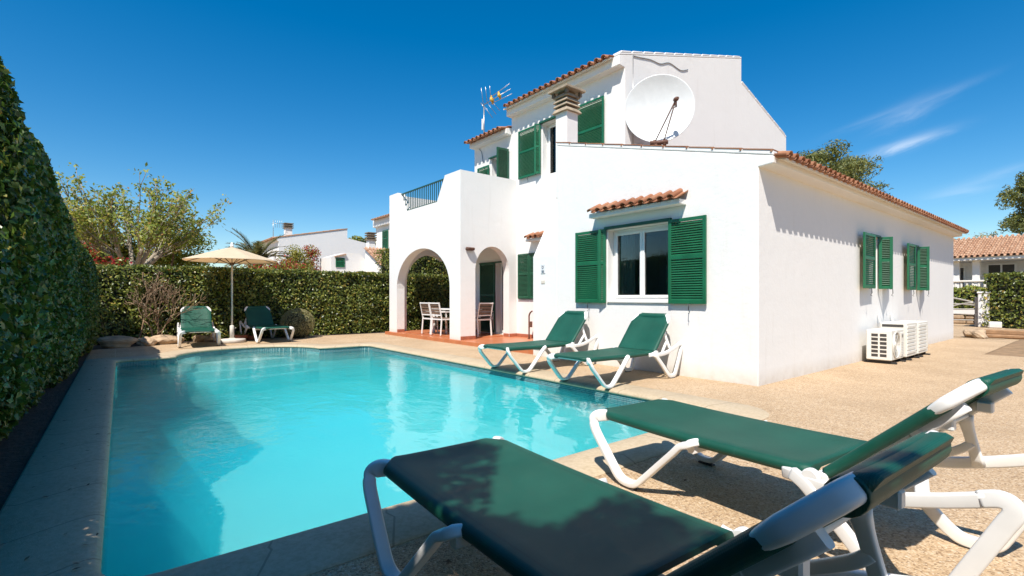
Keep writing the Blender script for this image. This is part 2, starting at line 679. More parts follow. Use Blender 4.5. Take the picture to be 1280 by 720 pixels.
def mat_sling():
    """woven vinyl mesh of the sunbeds"""
    m, t, p, o = newmat('green_sling_mesh')
    v = coords(t)
    n = noise(t, 3.0, 5, .6)
    n2 = noise(t, 1.0, 4, .6, vec=coords(t, (40, 2, 2)))
    c = ramp(t, n, ((.3, (.005, .062, .040)), (.7, (.009, .088, .058))))
    scratch = ramp(t, n2, ((.62, (0, 0, 0)), (.75, (1, 1, 1))))
    c = mixc(t, math_node(t, 'MULTIPLY', scratch, .10), c, (.10, .22, .17))
    w1 = t.nodes.new('ShaderNodeTexWave')
    w1.bands_direction = 'X'
    w1.inputs['Scale'].default_value = 75
    w2 = t.nodes.new('ShaderNodeTexWave')
    w2.bands_direction = 'Y'
    w2.inputs['Scale'].default_value = 75
    t.links.new(v, w1.inputs['Vector'])
    t.links.new(v, w2.inputs['Vector'])
    # welded seam a hand in from either hem
    sx = t.nodes.new('ShaderNodeSeparateXYZ')
    t.links.new(v, sx.inputs[0])
    ay = math_node(t, 'ABSOLUTE', math_node(t, 'SUBTRACT', math_node(t, 'ABSOLUTE', sx.outputs['Y']), .312))
    seam = math_node(t, 'LESS_THAN', ay, .0045)
    c = mixc(t, math_node(t, 'MULTIPLY', seam, .45), c, (.004, .035, .025))
    weave = math_node(t, 'MULTIPLY', w1.outputs['Fac'], w2.outputs['Fac'])
    c = mixc(t, math_node(t, 'MULTIPLY', weave, .35), c, (.014, .12, .085))
    t.links.new(c, p.inputs['Base Color'])
    p.inputs['Roughness'].default_value = .5
    p.inputs['Specular IOR Level'].default_value = .32
    bump(t, p, math_node(t, 'ADD', math_node(t, 'MULTIPLY', w1.outputs['Fac'], w2.outputs['Fac']), math_node(t, 'MULTIPLY', noise(t, 6, 3), 1.5)), .25, .003)
    # open weave: a little light passes straight through
    tr = t.nodes.new('ShaderNodeBsdfTransparent')
    tr.inputs['Color'].default_value = (1, .96, .88, 1)
    mx = t.nodes.new('ShaderNodeMixShader')
    mx.inputs[0].default_value = .07
    t.links.new(p.outputs[0], mx.inputs[1])
    t.links.new(tr.outputs[0], mx.inputs[2])
    t.links.new(mx.outputs[0], o.inputs['Surface'])
    return m


def mat_glass(name='window_glass', tint=(.70, .72, .71)):
    m, t, p, o = newmat(name)
    t.nodes.remove(p)
    tr = t.nodes.new('ShaderNodeBsdfTransparent')
    tr.inputs['Color'].default_value = (*tint, 1)
    gl = t.nodes.new('ShaderNodeBsdfGlossy')
    gl.inputs['Roughness'].default_value = .02
    fr = t.nodes.new('ShaderNodeFresnel')
    fr.inputs['IOR'].default_value = 1.55
    mx = t.nodes.new('ShaderNodeMixShader')
    b = t.nodes.new('ShaderNodeBump')
    b.inputs['Strength'].default_value = .08
    b.inputs['Distance'].default_value = .02
    t.links.new(noise(t, 2.0, 2), b.inputs['Height'])
    t.links.new(b.outputs[0], gl.inputs['Normal'])
    t.links.new(fr.outputs[0], mx.inputs[0])
    t.links.new(tr.outputs[0], mx.inputs[1])
    t.links.new(gl.outputs[0], mx.inputs[2])
    t.links.new(mx.outputs[0], o.inputs['Surface'])
    return m


M = dict(
    plaster=mat_plaster(),
    plaster2=mat_plaster('cream_plaster', (.74, .70, .62), .05),
    room=simple('room_paint', (.55, .52, .47), .9),
    aggregate=mat_aggregate(),
    coping=mat_coping(),
    mosaic=mat_mosaic(),
    pool=mat_pool(),
    water=mat_water(),
    tile=mat_tile(),
    tile_far=mat_tile('sunbleached_roof_tiles', ((.31, .165, .10), (.42, .25, .16), (.52, .35, .235))),
    floor=mat_floor_tiles(),
    sling=mat_sling(),
    curtain=simple('beige_curtain', (.62, .54, .44), .9, .1, 4),
    glass=mat_glass(),
    white=simple('white_resin', (.78, .765, .73), .34, .05, 5, 30, .06, .002),
    frame=simple('white_window_frame', (.78, .77, .74), .4, .03),
    green=simple('green_shutter_paint', (.010, .112, .048), .38, .18, 4, 40, .08, .002),
    dkgreen=simple('dark_green_shutter_paint', (.012, .075, .038), .45, .15),
    rail=simple('dark_green_iron', (.012, .060, .042), .45, .15),
    black=simple('black_hardware', (.02, .02, .02), .5, .2),
    steel=simple('galvanised_steel', (.42, .42, .41), .38, .12, 12, metal=.8),
    rust=simple('rusted_brown_steel', (.12, .055, .035), .7, .3, 14),
    dish=simple('white_dish_paint', (.66, .68, .67), .45, .05),
    concrete=simple('weathered_concrete', (.34, .27, .19), .9, .3, 7, 30, .4, .006),
    darkc=simple('sooty_concrete', (.16, .125, .09), .9, .3, 7, 30, .4, .006),
    ac=simple('ivory_enamel', (.70, .67, .60), .42, .04),
    acdark=simple('ac_grille_dark', (.05, .045, .04), .6, .2),
    canvas=simple('cream_canvas', (.66, .52, .35), .85, .05, 3, 50, .1, .002),
    wood=simple('brown_slat_wood', (.16, .10, .065), .6, .3, 12),
    bark=simple('pale_bark', (.30, .25, .19), .9, .25, 9, 25, .5, .01),
    bark2=simple('brown_bark', (.12, .08, .05), .9, .3, 9, 25, .5, .01),
    deadtwig=simple('dry_twigs', (.26, .17, .10), .9, .3, 9),
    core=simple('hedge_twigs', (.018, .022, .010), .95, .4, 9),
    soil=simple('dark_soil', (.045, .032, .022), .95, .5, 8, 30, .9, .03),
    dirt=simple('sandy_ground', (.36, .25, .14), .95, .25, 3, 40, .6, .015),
    drydirt=simple('dry_brown_earth', (.25, .16, .085), .95, .3, 4, 50, .7, .015),
    rock=simple('limestone_rock', (.42, .30, .19), .9, .3, 5, 18, .7, .02),
    brick=simple('red_pot_clay', (.34, .11, .055), .8, .2, 8),
    blue=simple('blue_plastic', (.03, .16, .42), .45, .1),
    yellow=simple('antenna_yellow', (.62, .36, .04), .5, .1),
    sign=simple('sign_enamel', (.72, .72, .72), .4, .03),
    ink=simple('sign_ink', (.20, .20, .22), .5, .1),
    hill=simple('wooded_hill', (.03, .045, .018), .95, .4, 3),
)
LF = dict(
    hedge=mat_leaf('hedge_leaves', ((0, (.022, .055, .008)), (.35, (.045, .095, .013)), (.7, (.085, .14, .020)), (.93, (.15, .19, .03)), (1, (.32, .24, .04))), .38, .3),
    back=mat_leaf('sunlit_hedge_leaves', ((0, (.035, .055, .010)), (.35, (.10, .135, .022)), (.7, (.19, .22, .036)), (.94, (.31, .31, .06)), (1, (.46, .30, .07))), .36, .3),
    bare=mat_leaf('fresh_spring_leaves', ((0, (.10, .15, .018)), (.5, (.22, .28, .04)), (.85, (.36, .38, .07)), (1, (.42, .28, .07))), .5, .4),
    yellow=mat_leaf('yellow_green_leaves', ((0, (.11, .14, .02)), (.5, (.26, .27, .04)), (1, (.42, .36, .05))), .5, .4),
    red=mat_leaf('red_bracts', ((0, (.30, .015, .012)), (.6, (.42, .03, .02)), (1, (.50, .09, .03))), .6, .4),
    pine=mat_leaf('pine_needles', ((0, (.05, .07, .014)), (.5, (.12, .14, .026)), (1, (.23, .22, .045))), .55, .2),
    grey=mat_leaf('clipped_grey_foliage', ((0, (.17, .16, .06)), (.5, (.28, .26, .11)), (1, (.42, .38, .19))), .6, .25),
    dead=mat_leaf('dry_leaves', ((0, (.08, .045, .022)), (.6, (.16, .09, .045)), (1, (.25, .17, .09))), .8, .2),
    palm=mat_leaf('palm_leaflets', ((0, (.05, .07, .02)), (.6, (.11, .12, .035)), (1, (.22, .18, .06))), .45, .3),
)


# ------------------------------------------------------------------ foliage helpers


def leaves(name, P, Nn, size, mat, parent=None, aspect=.5, jitter=.6, droop=.0, fold=.25, smin=.6, smax=1.25):
    """one small folded leaf (two triangles) per point P, facing about Nn"""
    P = np.asarray(P, dtype=np.float64)
    n = len(P)
    Nn = np.broadcast_to(np.asarray(Nn, dtype=np.float64), (n, 3)).copy()
    Nn += rng.normal(0, jitter, (n, 3))
    Nn /= np.linalg.norm(Nn, axis=1)[:, None] + 1e-9
    T = rng.normal(0, 1, (n, 3))
    T[:, 2] -= droop
    T -= Nn * (T * Nn).sum(1)[:, None]
    T /= np.linalg.norm(T, axis=1)[:, None] + 1e-9
    B = np.cross(Nn, T)
    L = (np.asarray(size) * rng.uniform(smin, smax, n))[:, None]
    w = L * aspect * .5
    v = np.empty((n, 4, 3))
    v[:, 0] = P - T * L * .5
    v[:, 1] = P - T * L * .02 + B * w + Nn * w * fold
    v[:, 2] = P + T * L * .5
    v[:, 3] = P - T * L * .02 - B * w + Nn * w * fold
    me = bpy.data.meshes.new(name)
    me.vertices.add(n * 4)
    me.vertices.foreach_set('co', v.reshape(-1))
    base = (np.arange(n) * 4)[:, None]
    idx = (base + np.array([[0, 1, 2, 0, 2, 3]])).reshape(-1)
    me.loops.add(n * 6)
    me.loops.foreach_set('vertex_index', idx.astype(np.int32))
    me.polygons.add(n * 2)
    me.polygons.foreach_set('loop_start', (np.arange(n * 2) * 3).astype(np.int32))
    me.polygons.foreach_set('loop_total', np.full(n * 2, 3, dtype=np.int32))
    me.update(calc_edges=True)
    me.validate()
    me.materials.append(mat)
    o = bpy.data.objects.new(name, me)
    COL.objects.link(o)
    if parent:
        o.parent = parent
    return o


def fbm(x, y, seed=0, octs=3, f=1.0):
    """cheap smooth pseudo-noise for numpy arrays, about -1..1"""
    r = np.random.default_rng(seed)
    out = 0
    a = 1.0
    for k in range(octs):
        for _ in range(3):
            th, ph = r.uniform(0, 6.28, 2)
            out = out + a * .45 * np.sin((x * np.cos(th) + y * np.sin(th)) * f * 2.1 + ph)
        f *= 2.1
        a *= .55
    return out


def blob_points(n, c, rad, shell=.35):
    d = rng.normal(0, 1, (n, 3))
    d /= np.linalg.norm(d, axis=1)[:, None]
    r = 1 - shell * rng.random(n) ** 1.5
    return np.asarray(c) + d * r[:, None] * np.asarray(rad), d


def grow(mb, p, d, length, r, depth, tips, spread=.5, up=.25, n_child=(2, 4), kink=.18, shrink=.68, minr=.006, rr=None):
    rr = rr or random
    pts = [Vector(p)]
    dirn = Vector(d).normalized()
    seg = 4
    for i in range(seg):
        dirn = (dirn + Vector((rr.gauss(0, kink), rr.gauss(0, kink), rr.gauss(0, kink) + up * .25))).normalized()
        pts.append(pts[-1] + dirn * length / seg)
    rads = [max(minr, r * (1 - .38 * i / seg)) for i in range(seg + 1)]
    mb.tube(pts, rads, 6 if r > .03 else 4)
    tips += [(q, dirn.copy(), depth) for q in pts[2:]]
    if depth <= 0:
        return
    for k in range(rr.randint(*n_child)):
        at = pts[rr.choice((3, 4, 4, 4))]
        nd = (dirn + Vector((rr.gauss(0, spread), rr.gauss(0, spread), rr.gauss(0, spread * .6) + up))).normalized()
        grow(mb, at, nd, length * rr.uniform(shrink - .12, shrink + .12), rads[-1] * .82, depth - 1, tips, spread, up, n_child, kink, shrink, minr, rr)


# ------------------------------------------------------------------ the setting: ground, paving, pool
WATER_Z = -.13
PX0, PX1, PY0, PY1 = -7.06, -1.80, -.45, 9.42


def pool_outline(off=0.0, n_arc=26):
    """counter-clockwise outline; off>0 grows outwards"""
    x0, x1, y0, y1 = PX0 - off, PX1 + off, PY0 - off, PY1 + off
    pts = []

    def corner(cx, cy, r, a0):
        for i in range(7):
            a = R(a0 + 90 * i / 6)
            pts.append((cx + r * math.cos(a), cy + r * math.sin(a)))
    r = .13 + off * .25
    r1 = max(.05, .24 + off * .5)
    corner(x0 + r1, y0 + r1, r1, 180)
    r2 = .13 + max(0, off) * .8
    corner(x1 - r2, y0 + r2, r2, 270)
    corner(x1 - r - .1, y1 - r - .1, r + .1, 0)
    cx, cy, rad = -4.55, 9.30, 1.52 + off
    a_s = math.asin(min(1, (y1 - cy) / rad))
    hw = rad * math.cos(a_s)
    pts.append((cx + hw + .30, y1))
    pts.append((cx + hw + .12, y1 + .03))
    for i in range(n_arc + 1):
        a = a_s + .06 + (math.pi - 2 * a_s - .12) * i / n_arc
        pts.append((cx + rad * math.cos(a), cy + rad * math.sin(a)))
    pts.append((cx - hw - .12, y1 + .03))
    pts.append((cx - hw - .30, y1))
    corner(x0 + r, y1 - r, r, 90)
    return [(x - .055 * max(0, min(1, (9.4 - y) / 9.8)) * max(0, min(1, (-6.2 - x) / .6)), y) for x, y in pts]


def ring(mb, A, B, za, zb, smooth=False):
    n = len(A)
    a = mb.add([(x, y, za) for x, y in A])
    b = mb.add([(x, y, zb) for x, y in B])
    for i in range(n):
        j = (i + 1) % n
        mb.face([a + i, a + j, b + j, b + i], smooth)


def setting():
    # one ground sheet to the horizon with a hole where the pool is
    inner = pool_outline(.30)
    mb = MB()
    far = []
    for x, y in inner:
        d = Vector((x + 4.4, y - 4.6)).normalized()
        far.append((x + d.x * 900, y + d.y * 900))
    ring(mb, far, inner, -.012, -.012)
    struct(mb.build('ground', M['dirt'], recalc=False))
    # paving of the pool terrace: a sheet round the coping, out to the house, the front and the right
    deck = [(-7.50, -7.0), (7.83, -7.0), (7.83, -1.32), (13.4, -1.32), (13.4, .4), (2.0, .4), (2.0, 13.2), (-5.6, 13.2), (-7.50, 12.2)]
    bm = bmesh.new()
    outer = [bm.verts.new((x, y, 0)) for x, y in deck]
    oe = [bm.edges.new((outer[i], outer[(i + 1) % len(outer)])) for i in range(len(outer))]
    ip = [bm.verts.new((x, y, 0)) for x, y in pool_outline(.24)]
    ie = [bm.edges.new((ip[i], ip[(i + 1) % len(ip)])) for i in range(len(ip))]
    bmesh.ops.triangle_fill(bm, use_beauty=True, use_dissolve=False, edges=oe + ie)
    bmesh.ops.recalc_face_normals(bm, faces=bm.faces)
    for f in list(bm.faces):
        if f.normal.z < 0:
            f.normal_flip()
        c = f.calc_center_median()
        if PX0 - .1 < c.x < PX1 + .1 and PY0 - .1 < c.y < PY1 - .2:
            pass
    me = bpy.data.meshes.new('pool_deck')
    bm.to_mesh(me)
    bm.free()
    me.materials.append(M['aggregate'])
    o = bpy.data.objects.new('pool_deck', me)
    COL.objects.link(o)
    struct(o)
    # coping: profile swept round the outline, uv.x = arc length
    A = pool_outline(0.0)
    prof = [(.455, -.03), (.455, .004), (.443, .012), (.10, .014), (.04, .012), (.005, .002), (-.018, -.016), (-.022, -.034), (-.012, -.05), (.03, -.05)]
    outs = [pool_outline(p[0]) for p in prof]
    mb = MB()
    n = len(A)
    rings = [mb.add([(x, y, p[1]) for x, y in out]) for p, out in zip(prof, outs)]
    arc = [0.0]
    for i in range(n):
        a, b = outs[3][i], outs[3][(i + 1) % n]
        arc.append(arc[-1] + math.hypot(b[0] - a[0], b[1] - a[1]))
    uvs = []
    for k in range(len(prof) - 1):
        for i in range(n):
            j = (i + 1) % n
            mb.face([rings[k] + i, rings[k + 1] + i, rings[k + 1] + j, rings[k] + j][::-1], k not in (0, 1))
            uvs += [(arc[i], k), (arc[i], k + 1), (arc[i + 1], k + 1), (arc[i + 1], k)][::-1]
    o = mb.build('pool_coping', M['coping'], recalc=False)
    ul = o.data.uv_layers.new(name='UVMap')
    for l, uv in zip(ul.data, uvs):
        l.uv = uv
    struct(o)
    # basin: mosaic band, rendered wall and floor, three round steps at the far end
    mb = MB()
    ring(mb, A, A, -.045, -.36)
    struct(mb.build('pool_tile_band', M['mosaic']))
    mb = MB()
    zf = lambda x, y: -1.12 + .18 * max(0, min(1, (y - 1) / 8))
    a = mb.add([(x, y, -.36) for x, y in A])
    b = mb.add([(x, y, zf(x, y)) for x, y in A])
    for i in range(n):
        j = (i + 1) % n
        mb.face([a + i, b + i, b + j, a + j])
    c = mb.add([(-4.4, 4.6, -1.04)])
    for i in range(n):
        mb.face([b + i, b + (i + 1) % n, c])
    struct(mb.build('pool_basin', M['pool'], recalc=False))
    mb = MB()
    for rad, z in ((1.50, -.30), (1.14, -.46), (.78, -.64)):
        rad2 = 1.505 + .0 * rad
        pts = [(-4.55 + (rad2 - .004) * math.cos(R(a)), 9.30 + (rad2 - .004) * math.sin(R(a))) for a in range(4, 177, 6)]
        depth = {(-.30): .38, (-.46): .68, (-.64): .98}[z]
        front = [(-4.55 + (1.5 - .02) * math.cos(R(a)), 9.30 + 1.5 - depth - .55 * (math.cos(R(a))) ** 2 * 0 - .0) for a in (178, 2)]
        arcf = [(-4.55 - 1.42 + 2.84 * k / 16, 10.8 - depth - .55 * (1 - ((k - 8) / 8) ** 2) * .0 - .25 * math.cos(math.pi * (k - 8) / 16)) for k in range(17)]
        poly = [p for p in pts if p[1] > 10.8 - depth] + [q for q in arcf if (q[0] + 4.55) ** 2 + (q[1] - 9.3) ** 2 < 1.5 ** 2]
        mb.prism(poly, 2, -1.5, z)
    struct(mb.build('pool_steps', M['pool']))
    # the water: a closed body
    mb = MB()
    B = pool_outline(-.003)
    ring(mb, B, B, -1.6, WATER_Z)
    t = mb.add([(x, y, WATER_Z) for x, y in B])
    mb.face([t + i for i in range(n)])
    t = mb.add([(x, y, -1.6) for x, y in B])
    mb.face([t + i for i in range(n)][::-1])
    struct(mb.build('water', M['water']))
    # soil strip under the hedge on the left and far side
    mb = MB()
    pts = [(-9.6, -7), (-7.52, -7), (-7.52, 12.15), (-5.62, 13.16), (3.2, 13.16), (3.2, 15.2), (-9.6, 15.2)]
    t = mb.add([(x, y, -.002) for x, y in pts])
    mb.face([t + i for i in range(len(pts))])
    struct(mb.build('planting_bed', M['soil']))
    mb = MB()
    t = mb.add([(7.84, -1.33, -.004), (13.4, -1.33, -.004), (17, -1.2, -.004), (17, -9, -.004), (7.84, -9, -.004)])
    mb.face([t + i for i in range(5)])
    struct(mb.build('dirt_patch', M['drydirt']))
    # driveway beyond the house, pale
    mb = MB()
    t = mb.add([(13.9, -1.0, -.003), (19.5, -.4, -.003), (40, 1.2, -.003), (40, 4.5, -.003), (13.9, 4.5, -.003)])
    mb.face([t + i for i in range(5)])
    struct(mb.build('driveway', M['aggregate']))


setting()


# ------------------------------------------------------------------ the villa


def roof_tiles(mb, O, a, s, ncol, pitch, length, row=.42, h=.062, drop=.022, nu=8):
    """barrel tiles: columns along a (eave), courses up the slope s; every course a curved shell of its own"""
    O, a, s = Vector(O), Vector(a).normalized(), Vector(s).normalized()
    up = a.cross(s).normalized()
    if up.z < 0:
        up = -up
    nrow = max(1, int(round(length / row)))
    row = length / nrow
    for i in range(ncol):
        for j in range(nrow):
            jit = random.uniform(-.008, .008)
            for kind in (0, 1):          # pan, cover
                w = pitch * (.60 if kind else .62)
                cx = (i + (.5 if kind else 0.0)) * pitch + jit
                s0 = j * row - ((.035 if j else .0) if kind else (.0 if j else .012))
                s1 = (j + 1) * row + .03
                rings = []
                for (ss, lift, ww) in ((s0, drop, 1.0), (s1, -.004, .86)):
                    for th in (0, -.013):
                        pts = []
                        for k in range(nu + 1):
                            ang = math.pi * k / nu
                            x = math.cos(ang) * w * .5 * ww
                            z = math.sin(ang) * h if kind else -math.sin(ang) * h * .62 + .006
                            pts.append(O + a * (cx + x) + s * ss + up * (z + th + lift + (.012 if kind else 0)))
                        rings.append(mb.add(pts))
                t0, b0, t1, b1 = rings
                for k in range(nu):
                    mb.face([t0 + k, t0 + k + 1, t1 + k + 1, t1 + k], True)
                    mb.face([b0 + k, b1 + k, b1 + k + 1, b0 + k + 1], True)
                    mb.face([t0 + k, b0 + k, b0 + k + 1, t0 + k + 1])
                mb.face([t0, t1, b1, b0])
                mb.face([t0 + nu, b0 + nu, b1 + nu, t1 + nu])


def shutter(mb, O, u, n, w, h, fr=.055, th=.035, slat=.036):
    """louvred leaf: O lower corner, u along the width, n outward normal"""
    O, u, n = Vector(O), Vector(u).normalized(), Vector(n).normalized()
    z = Vector((0, 0, 1))
    old = mb.M
    m = Matrix((u, n, z)).transposed().to_4x4()
    mb.M = Matrix.Translation(O) @ m
    mb.rbox(0, fr, -th / 2, th / 2, 0, h, .004)
    mb.rbox(w - fr, w, -th / 2, th / 2, 0, h, .004)
    mid = h * .52
    for z0, z1 in ((0, fr * 1.15), (mid, mid + fr * 1.2), (h - fr, h)):
        mb.rbox(fr - .002, w - fr + .002, -th / 2 + .002, th / 2 - .002, z0 + .001, z1 - .001, .004)
    for z0, z1 in ((fr * 1.15, mid), (mid + fr * 1.2, h - fr)):
        k = int((z1 - z0) / slat)
        st = (z1 - z0) / k
        for i in range(k):
            zc = z0 + (i + .5) * st
            dz, dy = .016, .013
            b = mb.add([(fr - .004, dy, zc - dz), (w - fr + .004, dy, zc - dz), (w - fr + .004, -dy, zc + dz), (fr - .004, -dy, zc + dz),
                        (fr - .004, dy - .004, zc - dz - .006), (w - fr + .004, dy - .004, zc - dz - .006), (w - fr + .004, -dy - .004, zc + dz - .006), (fr - .004, -dy - .004, zc + dz - .006)])
            for q in ((0, 1, 2, 3), (7, 6, 5, 4), (0, 4, 5, 1), (2, 6, 7, 3), (1, 5, 6, 2), (0, 3, 7, 4)):
                mb.face([b + t for t in q])
    mb.M = old


def oriented(O, u, n):
    O, u, n = Vector(O), Vector(u).normalized(), Vector(n).normalized()
    return Matrix.Translation(O) @ Matrix((u, n, Vector((0, 0, 1)))).transposed().to_4x4()


def make_window(parent, O, u, n, w, h, inset=.14, sashes=2, fw=.055, mat='frame'):
    """frame in an opening; O lower corner at the wall face, u along, n outward"""
    mb = MB()
    mb.M = oriented(O, u, n)
    y0, y1 = -inset - .05, -inset
    mb.rbox(.002, fw, y0, y1, .002, h - .002, .005)
    mb.rbox(w - fw, w - .002, y0, y1, .002, h - .002, .005)
    mb.rbox(fw, w - fw, y0, y1, .002, fw, .005)
    mb.rbox(fw, w - fw, y0, y1, h - fw, h - .002, .005)
    sw = (w - 2 * fw) / sashes
    sf = .05
    panes = []
    for i in range(sashes):
        a = fw + i * sw
        b = a + sw
        yy0, yy1 = y0 + .012, y1 + .016
        mb.rbox(a + .002, a + sf, yy0, yy1, fw + .002, h - fw - .002, .005)
        mb.rbox(b - sf, b - .002, yy0, yy1, fw + .002, h - fw - .002, .005)
        mb.rbox(a + sf, b - sf, yy0, yy1, fw + .002, fw + sf, .005)
        mb.rbox(a + sf, b - sf, yy0, yy1, h - fw - sf, h - fw - .002, .005)
        panes.append((a + sf - .005, b - sf + .005, (yy0 + yy1) / 2 - .005))
    win = mb.build('window', M[mat], parent)
    for (a, b, y) in panes:
        pm = MB()
        pm.M = oriented(O, u, n)
        pm.box(a, b, y, y + .008, fw + sf - .005, h - fw - sf + .005)
        pm.build('pane', M['glass'], win)
    return win


def villa():
    root = thing('villa', 'large white two storey villa with green shutters and arched porch beside the pool', 'house')
    # ---- single storey wing with the gable-ended slope
    mb = MB()
    mb.prism([(0, -.3), (4.055, -.3), (4.055, 4.36), (-.2, 3.21), (-.2, 3.105), (-.0, 3.09)], 0, .0, 12.9)
    # plastered verge, a hand above the tiles' bed
    mb2 = MB()
    wing = mb.build('wall', M['plaster'], root)
    cutters = []
    # front window opening and the two on the right wall, each with a dim room behind
    cutters.append(MB().box(-.5, 1.6, 1.42, 2.72, 1.19, 2.49))
    for x in (4.86, 7.96):
        cutters.append(MB().box(x, x + .50, -.5, 1.3, 1.44, 2.5))
    cut(wing, cutters)
    add_bevel(wing, .014)
    mb = MB()
    mb.prism([(-.2, 3.212), (4.05, 4.362), (4.05, 4.432), (-.2, 3.282)], 0, -.004, .14)
    add_bevel(mb.build('verge', M['plaster'], root), .014)
    sl = Vector((0, 4.25, 1.15)).normalized()
    mb = MB()
    roof_tiles(mb, Vector((.10, -.34, 3.185)), (1, 0, 0), sl, 61, .21, 4.45, h=.056)
    wr = mb.build('roof', M['tile'], root, recalc=False)
    mb = MB()
    mb.prism([(-.30, 3.158), (4.0, 4.32), (4.0, 4.345), (-.30, 3.183)], 0, .16, 12.88)  # board added under the tiles to keep sun from leaking through
    mb.build('eave_board', M['plaster2'], wr)
    # verge tiles seen as a thin red line with little dark ends on the gable
    mb = MB()
    for k in range(10):
        y0 = -.2 + k * .43
        z0 = 3.285 + (y0 + .2) * 1.15 / 4.25
        z1 = z0 + .40 * 1.15 / 4.25
        mb.prism([(y0, z0 - .004), (y0 + .42, z1 - .006), (y0 + .42, z1 + .008), (y0, z0 + .012)], 0, -.012, .30)
        mb.tube([(-.016, y0 + .02, z0 - .010), (.1, y0 + .02, z0 - .010)], .016, 8)
    mb.build('verge_tiles', M['tile'], root, recalc=False)

    # ---- two storey block
    mb = MB()
    mb.prism([(2.2, -.3), (11.02, -.3), (11.02, 6.78), (7.82, 7.80), (7.82, 8.54), (2.0, 6.86), (2.0, 6.635), (2.2, 6.62)], 1, 4.06, 8.27)
    main = mb.build('wall', M['plaster'], root)
    cuts = [MB().box(1.7, 3.4, 5.60, 6.90, 4.60, 6.08),
            MB().box(1.7, 3.4, 7.05, 7.95, 1.2, 2.50)]
    cut(main, cuts)
    add_bevel(main, .014)
    mb = MB()
    mb.prism([(2.2, -.3), (10.0, -.3), (10.0, 7.0), (7.0, 7.6), (2.0, 6.29), (2.0, 6.145), (2.2, 6.13)], 1, 8.272, 10.23)
    low = mb.build('wall', M['plaster'], root)
    cut(low, [MB().box(1.7, 3.4, 8.42, 9.28, 3.02, 5.62), MB().box(1.7, 3.2, 8.40, 9.03, .122, 2.32)])
    add_bevel(low, .014)
    s2 = Vector((5.82, 0, 1.68)).normalized()
    mb = MB()
    roof_tiles(mb, Vector((1.83, 4.28, 6.835)), (0, 1, 0), s2, 18, .22, 6.0)
    rf = mb.build('roof', M['tile'], root, recalc=False)
    mb = MB()
    mb.prism([(1.88, 6.80), (3.5, 7.27), (3.5, 7.30), (1.88, 6.832)], 1, 4.24, 8.26)
    mb.build('eave_board', M['plaster2'], rf)
    s3 = Vector((5.0, 0, 1.31)).normalized()
    mb = MB()
    roof_tiles(mb, Vector((1.83, 8.36, 6.265)), (0, 1, 0), s3, 9, .22, 5.0)
    mb.build('roof', M['tile'], root, recalc=False)
    # plaster ripple along the gable top of the upper block
    mb = MB()
    mb.prism([(2.0, 6.862), (7.82, 8.542), (7.82, 8.60), (2.0, 6.93)], 1, 4.056, 4.22)
    mb.prism([(7.83, 7.80), (11.02, 6.785), (11.02, 6.85), (7.83, 7.86)], 1, 4.056, 4.22)
    for k in range(13):
        x = 2.05 + k * .44
        z = 6.93 + (x - 2.0) * .287
        mb.prism([(x, z - .02), (x + .40, z + .10), (x + .38, z + .128), (x + .02, z + .034)], 1, 4.05, 4.30)
    for k in range(7):
        x = 7.86 + k * .44
        z = 7.85 - (x - 7.83) * .317
        mb.prism([(x, z - .02), (x + .40, z - .14), (x + .40, z - .10), (x, z + .03)], 1, 4.05, 4.30)
    add_bevel(mb.build('verge', M['plaster'], root), .012)
    # pipe stub and little white vent on the far corner
    mb = MB()
    mb.lathe([(.06, 4.46), (.06, 4.62)], (10.75, 3.85), 12)
    mb.lathe([(.05, 4.62), (.085, 4.70), (.085, 4.92), (.05, 5.02)], (10.75, 3.85), 12)
    mb.build('roof_vent', M['frame'], root)

    # ---- porch block with arches and roof terrace
    mb = MB()
    mb.box(.22, 2.198, 8.02, 12.45, -.3, 4.72)
    porch = mb.build('wall', M['plaster'], root)
    cuts = [MB().box(.50, 2.6, 8.30, 12.17, .118, 2.92), MB().box(.50, 2.6, 8.24, 12.20, 3.05, 5.5)]

    def arch(c, hw, spring, rise, n=24, z0=.09):
        pts = [(c - hw, z0), (c + hw, z0)]
        for i in range(n + 1):
            a = math.pi * i / n
            pts.append((c + hw * math.cos(a), spring + rise * math.sin(a)))
        return pts
    cuts.append(MB().prism(arch(10.23, 1.66, 1.55, 1.20), 0, -.3, .8))
    cuts.append(MB().prism(arch(1.31, .60, 2.02, .68), 1, 7.5, 8.6))
    cuts.append(MB().prism(arch(1.66, .94, 1.75, 1.0), 1, 11.9, 13))
    cuts.append(MB().box(2.0, 2.7, 10.40, 12.17, .09, 2.75))
    cuts.append(MB().prism([(8.83, 4.9), (8.84, 4.70), (9.27, 4.03), (11.37, 4.03), (11.81, 4.70), (11.82, 4.9)], 0, -.3, .6))
    cut(porch, cuts)
    add_bevel(porch, .016)
    # ---- terrace of terracotta tiles and its step
    mb = MB()
    mb.box(.10, 2.75, 4.9, 12.55, -.2, .10)
    mb.box(.505, 2.195, 8.305, 12.165, .10, .122)
    mb.build('terrace_floor', M['floor'], root, bevel=.006)
    mb = MB()
    for (x0, x1, y0, y1) in ((2.182, 2.199, 4.9, 8.01), (.225, .71, 8.002, 8.019), (1.912, 2.18, 8.002, 8.019), (2.182, 2.197, 9.9, 10.2), (.49, .499, 8.1, 8.5), (.705, .722, 8.03, 8.29), (1.905, 1.909, 8.03, 8.29), (.235, .49, 11.875, 11.889)):
        mb = MB()
        mb.box(x0, x1, y0, y1, .101, .195)
        mb.build('skirting', M['brick'], root)
    # ---- built-in fireplace breast between wing and house, sloping back to the stack
    mb = MB()
